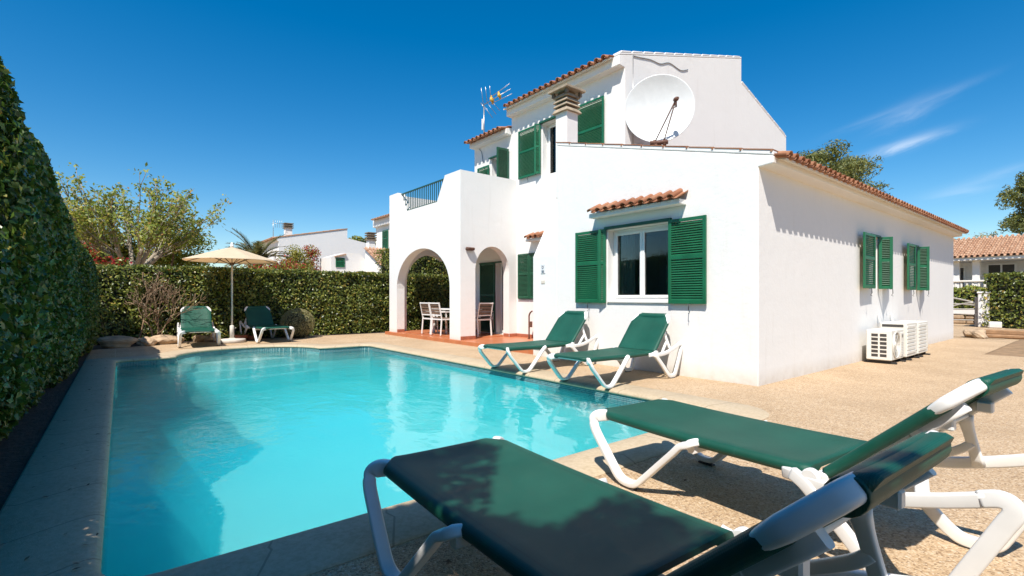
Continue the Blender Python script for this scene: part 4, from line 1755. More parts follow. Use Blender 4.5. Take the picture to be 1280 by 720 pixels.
    for t in (.04, .42):
        c = bp(t, -.034)
        mb.sweep([(c[0], -w + .05, c[1]), (c[0], w - .05, c[1])], rrect(.04, .045, .01), up=(-sa, 0, ca))
    for s in (1, -1):
        for t in (.08, .24, .52):
            c = bp(t, -.05)
            mb.rbox(c[0] - .03, c[0] + .03, s * (w - .10) - .02, s * (w - .10) + .02, c[1] - .03, c[1] + .02, .006)
        pp = [Vector((bp(t, -.034)[0], s * (w - .07), bp(t, -.034)[1])) for t in (.0, .2, .4, .55, .63)]
        mb.sweep(pp, rrect(.03, .05, .01), up=(-sa, 0, ca))
    mb.build('backrest_frame', M['white'], r)
    return r


def aim(dx, dy):
    return math.atan2(dy, dx)


sunbed('nearest sunbed in hedge shade at the pool corner, its sling dappled with sunlight', -5.662, -.888, aim(math.sin(-.049), -1), 43)
sunbed('sunlit sunbed parallel to the nearest one, foot end over the stone coping', -3.969, -.859, aim(math.sin(-.091), -1), 43)
sunbed('sunbed under the big shuttered window, nearer the house corner of the pair by the wall', -2.16, 1.60, aim(1, 0), 50)
sunbed('sunbed against the house wall, nearer the terracotta terrace of the pair by the wall', -2.14, 3.36, aim(1, .0), 50)
sunbed('sunlit sunbed left of the parasol in front of the far hedge', -5.42, 11.05, aim(.06, 1), 52)
sunbed('shaded sunbed right of the parasol beside the clipped round bush', -3.58, 11.3, aim(-.07, 1), 50)


# ------------------------------------------------------------------ parasol


def parasol():
    r = thing('parasol', 'cream round parasol on a white pole between the two far sunbeds', 'parasol', (-4.52, 12.36, 0))
    mb = MB()
    mb.lathe([(.33, 0), (.345, .02), (.345, .075), (.33, .095), (.10, .11), (.06, .13)], seg=28)
    mb.build('base', M['concrete_pale'], r)
    mb = MB()
    mb.lathe([(.055, .12), (.055, .46), (.045, .47), (.03, .48)], seg=12)
    mb.lathe([(.024, .10), (.024, 2.66)], seg=12)
    mb.tube([(.055, 0, .40), (.10, 0, .40)], .012, 6)
    mb.build('pole', M['pole'], r)
    nr = 8
    Rr, zr, za = 1.20, 2.27, 2.66
    mb = MB()

    def pt(a, q):
        # q 0..1 from the apex to the rim, the cloth dips between ribs
        k = (a / (2 * math.pi) * nr) % 1
        dip = math.sin(math.pi * k)
        rr = Rr * q * (1 - .045 * dip * q)
        z = za + (zr - za) * (q ** 1.08) - .018 * dip * math.sin(math.pi * q) + .0 * dip
        return (rr * math.cos(a + .2), rr * math.sin(a + .2), z)
    na, nq = nr * 8, 10
    rings = [mb.add([pt(2 * math.pi * i / na, max(.02, j / nq)) for i in range(na)]) for j in range(nq + 1)]
    lo = [mb.add([(lambda p: (p[0], p[1], p[2] - .006))(pt(2 * math.pi * i / na, max(.02, j / nq))) for i in range(na)]) for j in range(nq + 1)]
    for j in range(nq):
        for i in range(na):
            l = (i + 1) % na
            mb.face([rings[j] + i, rings[j] + l, rings[j + 1] + l, rings[j + 1] + i], True)
    for i in range(na):
        l = (i + 1) % na
        mb.face([rings[nq] + i, rings[nq] + l, lo[nq] + l, lo[nq] + i])
    mb.build('canopy', M['canvas'], r, recalc=False)
    mb = MB()
    mb.lathe([(.03, 2.645), (.05, 2.68), (.045, 2.71), (.03, 2.72), (.038, 2.745), (.03, 2.775), (.008, 2.79)], seg=14)
    mb.build('finial', M['frame'], r)
    for k in range(nr):
        a = 2 * math.pi * k / nr + .2
        c, s = math.cos(a), math.sin(a)
        mb = MB()
        mb.tube([(.04 * c, .04 * s, 2.60), (Rr * .55 * c, Rr * .55 * s, zr + (za - zr) * .41 - .02), (Rr * .985 * c, Rr * .985 * s, zr - .008)], .011, 6)
        mb.tube([(.05 * c, .05 * s, 2.18), (Rr * .5 * c, Rr * .5 * s, zr + (za - zr) * .46 - .035)], .009, 6)
        mb.build('rib', M['wood'], r)
    mb = MB()
    mb.lathe([(.04, 2.14), (.055, 2.16), (.055, 2.21), (.04, 2.23)], seg=12)
    mb.build('runner', M['wood'], r)


def mat_canvas():
    m, t, p, o = newmat('cream_parasol_canvas')
    c = ramp(t, noise(t, 3, 5), ((.3, (.78, .63, .43)), (.7, (.82, .68, .48))))
    t.links.new(c, p.inputs['Base Color'])
    p.inputs['Roughness'].default_value = .9
    tl = t.nodes.new('ShaderNodeBsdfTranslucent')
    tl.inputs['Color'].default_value = (.72, .40, .17, 1)
    mx = t.nodes.new('ShaderNodeMixShader')
    mx.inputs[0].default_value = .38
    t.links.new(p.outputs[0], mx.inputs[1])
    t.links.new(tl.outputs[0], mx.inputs[2])
    t.links.new(mx.outputs[0], o.inputs['Surface'])
    return m


M['canvas'] = mat_canvas()
M['concrete_pale'] = simple('pale_cast_base', (.55, .50, .43), .8, .1, 7, 30, .3, .004)
M['pole'] = simple('off_white_pole', (.62, .58, .50), .45, .06)
parasol()


# ------------------------------------------------------------------ porch furniture


def chair_parts(r):
    W, D, H, S = .52, .50, .98, .50
    bar = rrect(.036, .036, .006, 2)
    for s in (1, -1):
        mb = MB()   # rear leg runs up into the back post
        mb.sweep([(s * W / 2 * 1.02, -D / 2 - .04, 0), (s * W / 2, -D / 2, S), (s * W / 2, -D / 2 - .10, H)], bar, smooth=False, up=(0, 1, 0))
        mb.build('leg', M['white'], r)
        mb = MB()
        mb.sweep([(s * W / 2 * 1.02, D / 2 + .03, 0), (s * W / 2, D / 2, .70)], bar, smooth=False, up=(0, 1, 0))
        mb.build('leg', M['white'], r)
        mb = MB()
        mb.sweep([(s * W / 2, D / 2 + .02, .70), (s * W / 2, -D / 2 - .03, .69)], rrect(.05, .028, .006, 2), smooth=False, up=(0, 0, 1))
        mb.build('armrest', M['white'], r)
    mb = MB()
    mb.box(-W / 2, W / 2, D / 2 - .018, D / 2 + .018, S - .045, S - .005)
    mb.box(-W / 2, W / 2, -D / 2 - .018, -D / 2 + .018, S - .045, S - .005)
    for s in (1, -1):
        mb.box(s * W / 2 - .018, s * W / 2 + .018, -D / 2, D / 2, S - .044, S - .006)
    mb.build('seat_frame', M['white'], r)
    mb = MB()
    for k in range(6):
        y = -D / 2 + .03 + k * .078
        mb.rbox(-W / 2 + .02, W / 2 - .02, y, y + .068, S - .012, S + .008, .004)
    mb.build('seat', M['wood'], r)
    mb = MB()
    for z in (S + .10, H - .02):
        y = -D / 2 - .10 * (z - S) / (H - S)
        mb.box(-W / 2 - .018, W / 2 + .018, y - .018, y + .018, z - .018, z + .018)
    mb.build('back_frame', M['white'], r)
    mb = MB()
    for k in range(4):
        z = S + .13 + k * .083
        y = -D / 2 - .10 * (z - S + .035) / (H - S)
        mb.rbox(-W / 2 + .018, W / 2 - .018, y - .010, y + .010, z, z + .068, .004)
    mb.build('backrest', M['wood'], r)


def copy_thing(src, loc, rz, label):
    o = src.copy()
    COL.objects.link(o)
    o.location = loc
    o.rotation_euler = (0, 0, rz)
    o['label'] = label
    for ch in list(src.children):
        c = ch.copy()
        COL.objects.link(c)
        c.parent = o
    return o


def porch_furniture():
    t = thing('dining_table', 'white dining table under the porch behind the arches', 'table', (1.32, 9.98, .122))
    mb = MB()
    mb.rbox(-.42, .42, -.85, .85, .74, .78, .008)
    mb.build('tabletop', M['white'], t)
    for sx in (-1, 1):
        for sy in (-1, 1):
            mb = MB()
            mb.rbox(sx * .36 - .035, sx * .36 + .035, sy * .76 - .035, sy * .76 + .035, 0, .742, .005)
            mb.build('leg', M['white'], t)
    g = 'slatted dining chairs under the porch'
    c = thing('dining_chair', 'slatted dining chair seen through the wide arch, left of the pair on the pool side', 'chair', (.74, 10.33, .122), R(-90), g)
    chair_parts(c)
    copy_thing(c, (.74, 9.74, .122), R(-88), 'slatted dining chair seen through the wide arch, half hidden by the corner pillar')
    copy_thing(c, (1.40, 8.86, .122), R(6), 'slatted dining chair seen from behind in the narrow arch at the end of the table')
    copy_thing(c, (1.93, 9.42, .122), R(82), 'slatted dining chair deep in the porch by the dark shuttered door')


porch_furniture()


# ------------------------------------------------------------------ hedges


def hedge_top(y):
    # unseen part, notch included, shaped to cast shade; clipped lower further down the pool
    return np.interp(y, [-8, -3.66, -3.6, -3.53, -3.11, -2.87, -2.82, -2.5, -1.80, -1.05, 2.8, 3.22, 5, 6.7, 9, 12.7],
                     [5.3, 5.25, 4.92, 4.62, 4.33, 3.88, 5.2, 5.15, 3.7, 1.95, 1.95, 3.76, 3.18, 2.82, 2.62, 2.42])


def pt_hedge_left(n, y0, y1):
    """random points on the pool face and top of the tall hedge; returns P, N"""
    y = rng.uniform(y0, y1, n)
    xf = -7.86 + .030 * y
    zt = hedge_top(y)
    s = rng.random(n)
    top = s > .86
    z = np.where(top, zt, .03 + (zt - .03) * (s / .86))
    bulge = .16 * np.sin(np.pi * np.clip(z / zt, 0, 1) ** .8)
    lean = -.15 * np.clip((z / zt - .8) / .2, 0, 1) ** 2
    x = xf + bulge + lean - .04
    depth = rng.random(n) ** 1.6 * .30
    lump = .07 * fbm(y, z, 3, 3, .9)
    x = x + lump - np.where(top, rng.uniform(.0, 1.25, n), depth)
    z = z + np.where(top, .05 * fbm(y, x, 5, 3, 1.2) - depth * .4, 0)
    Nn = np.stack([np.where(top, .25, 1.0), np.zeros(n), np.where(top, 1.0, .35)], 1)
    return np.stack([x, y, z], 1), Nn


def hedge_left():
    r = thing('hedge', 'tall dark clipped hedge along the shaded left side of the pool', 'hedge', (-8.3, 4, 0))
    off = np.array([-8.3, 4, 0])
    Ps, Ns, Ss = [], [], []
    for (y0, y1, n, sz) in ((-1.6, .8, 5000, .10), (.8, 3.2, 9000, .092), (3.2, 6.5, 17000, .090), (6.5, 12.75, 26000, .076), (-7.5, -4.0, 7000, .12), (-4.0, -1.6, 14000, .085)):
        P, Nn = pt_hedge_left(n, y0, y1)
        Ps.append(P)
        Ns.append(Nn)
        Ss.append(np.full(n, sz))
    # rounded far end
    n = 5000
    u = rng.random(n)
    a = rng.uniform(0, math.pi / 2, n)
    z = u * 2.42
    P = np.stack([-7.62 - (1 - np.cos(a)) * .6 - rng.random(n) * .15, 12.7 + np.sin(a) * .35, z], 1)
    Ps.append(P)
    Ns.append(np.stack([np.cos(a), np.sin(a), .3 + 0 * a], 1))
    Ss.append(np.full(n, .07))
    # stray shoots that break the clipped line on top
    n = 1500
    P, Nn = pt_hedge_left(n, -1, 12.5)
    zt = hedge_top(P[:, 1])
    P[:, 2] = zt - .08 + rng.random(n) ** 2 * .24 * (.4 + .6 * (fbm(P[:, 1], P[:, 1] * 0, 31, 3, 1.6) > 0))
    P[:, 0] = -8.12 + .03 * P[:, 1] - rng.random(n) * .4
    Ps.append(P)
    Ns.append(Nn)
    Ss.append(np.full(n, .08))
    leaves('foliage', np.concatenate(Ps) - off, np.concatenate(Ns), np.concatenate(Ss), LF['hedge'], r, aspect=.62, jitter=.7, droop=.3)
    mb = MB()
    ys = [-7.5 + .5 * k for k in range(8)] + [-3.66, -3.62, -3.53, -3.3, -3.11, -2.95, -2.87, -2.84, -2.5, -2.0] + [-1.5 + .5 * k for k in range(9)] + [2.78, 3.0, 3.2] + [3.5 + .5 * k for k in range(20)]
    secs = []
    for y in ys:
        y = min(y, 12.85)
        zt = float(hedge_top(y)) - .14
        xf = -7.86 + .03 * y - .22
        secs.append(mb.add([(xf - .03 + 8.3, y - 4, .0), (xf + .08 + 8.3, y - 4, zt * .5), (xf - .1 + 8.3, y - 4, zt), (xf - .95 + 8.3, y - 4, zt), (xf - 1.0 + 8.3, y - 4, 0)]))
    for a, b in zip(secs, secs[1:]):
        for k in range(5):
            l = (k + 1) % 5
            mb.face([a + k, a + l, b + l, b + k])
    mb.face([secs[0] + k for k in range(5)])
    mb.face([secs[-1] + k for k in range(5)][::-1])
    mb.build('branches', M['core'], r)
    mb = MB()
    for k in range(24):
        y = -1 + k * .6 + random.uniform(-.2, .2)
        x = -7.86 + .03 * y - .10 + random.uniform(-.06, .06)
        mb.tube([(x + 8.3, y - 4, -.02), (x + 8.3 + random.uniform(-.05, .05), y - 4 + random.uniform(-.1, .1), .3), (x + 8.25, y - 4 + random.uniform(-.15, .15), .7)], [.02, .016, .012], 6)
    mb.build('stem', M['bark2'], r)


def box_hedge(name, label, x0, x1, y0, y1, zt, n, size, leafmat, lump=.10, faces='-y', group=None, seed=1, wob=1.0):
    """clipped hedge: leaves over the front, top and ends of a lumpy box, with a twig core"""
    cx, cy = (x0 + x1) / 2, (y0 + y1) / 2
    r = thing(name, label, 'hedge', (cx, cy, 0), 0, group)
    lx, ly = x1 - x0, y1 - y0
    areas = {'-y': lx * zt, 'top': lx * ly, '-x': ly * zt, '+x': ly * zt}
    tot = sum(areas.values())
    Ps, Ns = [], []
    for k, ar in areas.items():
        m = int(n * ar / tot)
        a, b = rng.random(m), rng.random(m)
        dep = rng.random(m) ** 1.7 * .25
        if k == '-y':
            P = np.stack([x0 + a * lx, y0 + dep, .02 + b * zt], 1)
            P[:, 1] += -lump * fbm(P[:, 0], P[:, 2], seed, 3, 1.1 * wob) + .12 * np.clip(P[:, 2] / zt - .85, 0, 1) * 6 * .15
            nn = (0, -1, .35)
        elif k == 'top':
            P = np.stack([x0 + a * lx, y0 + b * ly, zt - dep * .5], 1)
            P[:, 2] += lump * .5 * fbm(P[:, 0], P[:, 1], seed + 1, 3, 1.3 * wob)
            nn = (0, -.2, 1)
        elif k == '-x':
            P = np.stack([x0 + dep, y0 + a * ly, .02 + b * zt], 1)
            P[:, 0] -= lump * fbm(P[:, 1], P[:, 2], seed + 2, 3, 1.1 * wob)
            nn = (-1, 0, .3)
        else:
            P = np.stack([x1 - dep, y0 + a * ly, .02 + b * zt], 1)
            nn = (1, 0, .3)
        Ps.append(P)
        Ns.append(np.broadcast_to(np.array(nn, float), (m, 3)))
    off = np.array([cx, cy, 0])
    leaves('foliage', np.concatenate(Ps) - off, np.concatenate(Ns), size, leafmat, r, aspect=.58, jitter=.75, droop=.25)
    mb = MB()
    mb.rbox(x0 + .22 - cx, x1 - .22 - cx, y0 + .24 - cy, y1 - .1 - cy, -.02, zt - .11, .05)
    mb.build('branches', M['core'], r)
    return r


hedge_left()
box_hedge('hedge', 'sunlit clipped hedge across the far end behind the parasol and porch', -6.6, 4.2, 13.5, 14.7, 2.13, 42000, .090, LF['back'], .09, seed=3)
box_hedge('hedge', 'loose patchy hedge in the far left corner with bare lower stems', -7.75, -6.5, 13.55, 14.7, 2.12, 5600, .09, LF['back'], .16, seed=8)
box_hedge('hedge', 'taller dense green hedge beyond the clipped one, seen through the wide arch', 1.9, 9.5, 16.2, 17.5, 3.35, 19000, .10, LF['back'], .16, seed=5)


def dead_shrub():
    r = thing('dead_shrub', 'brown leafless shrub in the far hedge left of the sunbeds', 'shrub', (-6.28, 13.5, 0))
    rr = random.Random(4)
    mb = MB()
    tips = []
    for k in range(7):
        grow(mb, (rr.uniform(-.55, .6), rr.uniform(-.25, .15), 0), (rr.gauss(0, .16), -.02, 1), .72, .026, 3, tips, .42, .30, (2, 4), .22, .72, .005, rr)
    mb.build('branches', M['deadtwig'], r)
    P = []
    for p, d, dep in tips:
        if dep <= 1:
            for _ in range(1):
                P.append((p.x + rr.gauss(0, .07), p.y + rr.gauss(0, .07), p.z + rr.gauss(0, .07)))
    P = np.array([p for p in P if p[2] < 2.15 and abs(p[0]) < .75 and p[1] > -.6])
    leaves('foliage', P, (0, -.6, .6), .055, LF['dead'], r, jitter=1.0)


dead_shrub()


def round_bush():
    r = thing('round_bush', 'grey green ball clipped bush beside the shaded far sunbed', 'bush', (-2.66, 12.8, 0))
    c = np.array([0, 0, .46])
    n = 9000
    P, d = blob_points(n, c, (.50, .50, .46), .12)
    P[:, 2] = np.maximum(P[:, 2], .02)
    leaves('foliage', P, d, .035, LF['grey'], r, aspect=.45, jitter=.6)
    mb = MB()
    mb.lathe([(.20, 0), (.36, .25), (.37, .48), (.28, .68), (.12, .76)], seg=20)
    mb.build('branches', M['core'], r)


round_bush()


# ------------------------------------------------------------------ trees and planting beyond


def bare_tree():
    o = Vector((-6.55, 21.5, 0))
    r = thing('tree', 'wide sparse tree with thin upright shoots and fresh leaves beyond the far hedge', 'tree', o)
    rr = random.Random(21)
    mb = MB()
    mb.tube(smooth_path([(0, 0, 0), (.05, 0, .8), (0, 0, 1.6), (.0, 0, 2.3)], 4), [.26, .25, .24, .23, .22, .22, .22, .21, .21, .21, .21, .21, .22], 10)
    mb.build('trunk', M['bark'], r)
    mb = MB()
    tips = []
    # stout pollard arms, then long straight shoots fanning out of them
    for k in range(9):
        a = k * 2 * math.pi / 9 + rr.uniform(-.2, .2)
        elv = rr.uniform(.25, .85)
        d = Vector((math.cos(a), math.sin(a), elv)).normalized()
        L = rr.uniform(.9, 1.5)
        arm = [Vector((0, 0, 2.2)), Vector((0, 0, 2.25)) + d * L * .5 + Vector((0, 0, -.03)), Vector((0, 0, 2.25)) + d * L + Vector((0, 0, .22))]
        mb.tube(smooth_path(arm, 4), [.11, .105, .10, .095, .09, .085, .08, .07, .06], 8)
        for q in range(rr.randint(8, 10)):
            s = arm[1].lerp(arm[2], rr.uniform(.2, 1))
            out = Vector((math.cos(a + rr.gauss(0, .35)), math.sin(a + rr.gauss(0, .35)), rr.choice((rr.uniform(.35, 1.0), rr.uniform(.9, 3.2))))).normalized()
            ln = rr.uniform(1.9, 3.3) * (1.0 if out.z > .6 else .85)
            pts = [s]
            dirn = out
            for i in range(6):
                dirn = (dirn + Vector((rr.gauss(0, .05), rr.gauss(0, .05), .03))).normalized()
                pts.append(pts[-1] + dirn * ln / 6)
            mb.tube(pts, [.028 - .0036 * i for i in range(7)], 4)
            tips += [(p, dirn, 1) for p in pts[2:]]
            for w in range(rr.randint(3, 5)):
                st = pts[rr.randint(2, 5)]
                dd = (dirn + Vector((rr.gauss(0, .4), rr.gauss(0, .4), rr.gauss(0, .25)))).normalized()
                l2 = rr.uniform(.4, .9)
                e = [st, st + dd * l2 * .5, st + dd * l2 + Vector((0, 0, .05))]
                mb.tube(e, [.014, .011, .007], 4)
                tips += [(e[1], dd, 0), (e[2], dd, 0), (e[2], dd, 0)]
    mb.build('branches', M['bark'], r)
    P = []
    for p, d, dep in tips:
        if rr.random() < (.86 if p.z > 3.2 else .4):
            k = rr.randint(4, 10)
            for _ in range(k):
                P.append((p.x + rr.gauss(0, .11), p.y + rr.gauss(0, .11), p.z + rr.gauss(0, .10)))
    leaves('crown', np.array(P), (0, -.3, .8), .165, LF['bare'], r, aspect=.5, jitter=.9, droop=.6)


def bush(name, label, cat, c, rads, n, size, leafmat, seed, twigs=True, extra=None, sparse=.55, lobes=9):
    """irregular shrub: leaf clumps round a handful of lobes with gaps between"""
    rr = random.Random(seed)
    r = thing(name, label, cat, (c[0], c[1], 0))
    Ps, Ds = [], []
    lob = []
    for k in range(lobes):
        q = Vector((rr.gauss(0, .45) * rads[0], rr.gauss(0, .45) * rads[1], c[2] + rr.gauss(0, .42) * rads[2]))
        s = rr.uniform(.28, .55)
        lob.append((q, s))
        m = int(n / lobes)
        P, d = blob_points(m, (q.x, q.y, q.z), (rads[0] * s, rads[1] * s, rads[2] * s), .8)
        Ps.append(P)
        Ds.append(d + np.array([0, 0, .4]))
    P = np.concatenate(Ps)
    D = np.concatenate(Ds)
    keep = P[:, 2] > .05
    leaves('crown', P[keep], D[keep], size, leafmat, r, aspect=.55, jitter=.6, droop=.2)
    if extra:
        k = rng.random(len(P)) < extra[1]
        Q = P[k & keep] + rng.normal(0, .06, (int((k & keep).sum()), 3))
        sel = fbm(Q[:, 0], Q[:, 2], seed, 2, .8) > .1
        leaves('blossom', Q[sel], D[k & keep][sel], size * .9, extra[0], r, aspect=.8, jitter=.8)
    mb = MB()
    for q, s in lob:
        mb.tube(smooth_path([(0, 0, -.05), (q.x * .3, q.y * .3, q.z * .45), (q.x * .8, q.y * .8, q.z * .9), (q.x, q.y, q.z + .1)], 3), [.07, .06, .055, .05, .045, .04, .03, .025, .02, .015], 6)
    mb.build('trunk', M['bark2'], r)
    return r


bare_tree()
bush('yellow_green_tree', 'yellow green bushy tree behind the left end of the far hedge', 'tree', (-8.0, 23.5, 3.1), (2.3, 1.2, 1.6), 11000, .15, LF['yellow'], 5, lobes=16)
bush('bougainvillea', 'red flowering bush under the sparse tree', 'bush', (-7.55, 20.0, 2.5), (.9, .6, .75), 2200, .12, LF['back'], 9, extra=(LF['red'], .55), lobes=8)
bush('leafy_shrub', 'dense olive green shrub mass under the right of the sparse tree', 'shrub', (-5.4, 23.0, 2.7), (2.4, 1.0, 1.25), 11000, .14, LF['bare'], 14, lobes=16)
bush('bougainvillea', 'red and green flowering bush in front of the white gabled house', 'bush', (1.75, 26.6, 3.3), (1.45, .9, 1.25), 4200, .12, LF['yellow'], 11, extra=(LF['red'], .75), lobes=10)
bush('orange_shrub', 'low reddish brown shrub left of the flowering bush by the gabled house', 'shrub', (.3, 24.4, 2.4), (1.3, .8, .75), 3600, .11, LF['bare'], 17, extra=(LF['red'], .45), lobes=8)
bush('leafy_shrub', 'light green sprawling shrub against the porch edge beyond the far hedge', 'shrub', (1.75, 15.8, 2.05), (.6, .5, .55), 330, .085, LF['bare'], 19, lobes=7)


def palm():
    r = thing('palm', 'palm with arching fronds showing over the parasol', 'palm', (-.9, 27.0, 0))
    mb = MB()
    mb.tube([(0, 0, 0), (.02, 0, 1.2), (0, 0, 3.35)], [.28, .25, .24], 10)
    mb.build('trunk', M['bark2'], r)
    rr = random.Random(2)
    P, Nn, T = [], [], []
    stem = MB()
    fr = MB()
    for k in range(36):
        a = k * 2.399 + rr.uniform(-.2, .2)
        e = rr.uniform(.1, 1.25)
        L = rr.uniform(1.7, 2.5)
        pts = [Vector((0, 0, 3.3))]
        d = Vector((math.cos(a) * math.cos(e), math.sin(a) * math.cos(e), math.sin(e)))
        for i in range(8):
            d = (d + Vector((0, 0, -.13))).normalized()
            pts.append(pts[-1] + d * L / 8)
        stem.tube(pts, [.03 - .003 * i for i in range(9)], 4)
        for i in range(1, 9):
            for half in range(3):
                q = pts[i - 1].lerp(pts[i], half / 3)
                t = (pts[i] - pts[i - 1]).normalized()
                sd = t.cross(Vector((0, 0, 1))).normalized()
                ln = .5 * math.sin(math.pi * min(1, (i + 1) / 10))
                for s in (-1, 1):
                    tip = q + (sd * s * .75 + t * .7 + Vector((0, 0, .12 + rr.gauss(0, .08)))) * ln
                    w = t * .05
                    b = fr.add([q - w, q + w, tip])
                    fr.face([b, b + 1, b + 2])
    stem.build('stalks', M['bark2'], r)
    fr.build('fronds', LF['palm'], r, recalc=False)


palm()


def pine(label, c, rads, n, seed, trunk_h, lobes=16, size=.42):
    rr = random.Random(seed)
    r = thing('pine_tree', label, 'tree', (c[0], c[1], 0))
    mb = MB()
    mb.tube(smooth_path([(0, 0, -.1), (.15, .1, trunk_h * .4), (-.1, 0, trunk_h * .8), (0, 0, c[2])], 4), [.34 - .014 * i for i in range(13)], 8)
    mb.build('trunk', M['bark2'], r)
    mb = MB()
    Ps, Ds = [], []
    for k in range(lobes):
        a = rr.uniform(0, 6.283)
        q = rr.random() ** .5
        h = rr.gauss(0, .38)
        p = Vector((math.cos(a) * q * rads[0] * .8, math.sin(a) * q * rads[1] * .8, c[2] + h * rads[2]))
        mb.tube(smooth_path([(0, 0, trunk_h * .85), (p.x * .5, p.y * .5, trunk_h * .9 + (p.z - trunk_h) * .4), (p.x, p.y, p.z)], 4), [.12 - .010 * i for i in range(9)], 5)
        s = rr.uniform(.26, .38)
        for sub in range(5):
            o = Vector((rr.gauss(0, .5), rr.gauss(0, .5), rr.gauss(0, .35))) * s
            pc = (p.x + o.x * rads[0], p.y + o.y * rads[1], p.z + o.z * rads[2])
            P, d = blob_points(n // lobes // 5, pc, (rads[0] * s * .55, rads[1] * s * .55, rads[2] * s * .75), .7)
            Ps.append(P)
            Ds.append(d)
    mb.build('branches', M['bark2'], r)
    leaves('crown', np.concatenate(Ps), np.concatenate(Ds) + np.array([0, 0, .3]), size, LF['pine'], r, aspect=.28, jitter=.7)


pine('broad dark pine whose crown rises behind the roof of the single storey wing', (25.0, 10.0, 7.8), (4.5, 5.3, 1.75), 110000, 3, 6.3, lobes=80, size=.22)
pine('dark pine top beyond the bungalow at the right edge', (38.5, -1.5, 7.4), (3.0, 2.9, 2.2), 22000, 8, 4.5, lobes=26, size=.3)
bush('leafy_tree', 'bright green leafy branch hanging in at the right edge before the bungalow', 'tree', (20.6, -2.1, 4.3), (.75, .95, 1.5), 1500, .13, LF['bare'], 23, lobes=10)
bush('bare_tree', 'thin greyish twiggy tree showing just above the bungalow ridge', 'tree', (41.0, 2.6, 5.0), (1.9, 1.6, 1.1), 900, .13, LF['grey'], 25, lobes=12)


# ------------------------------------------------------------------ neighbours


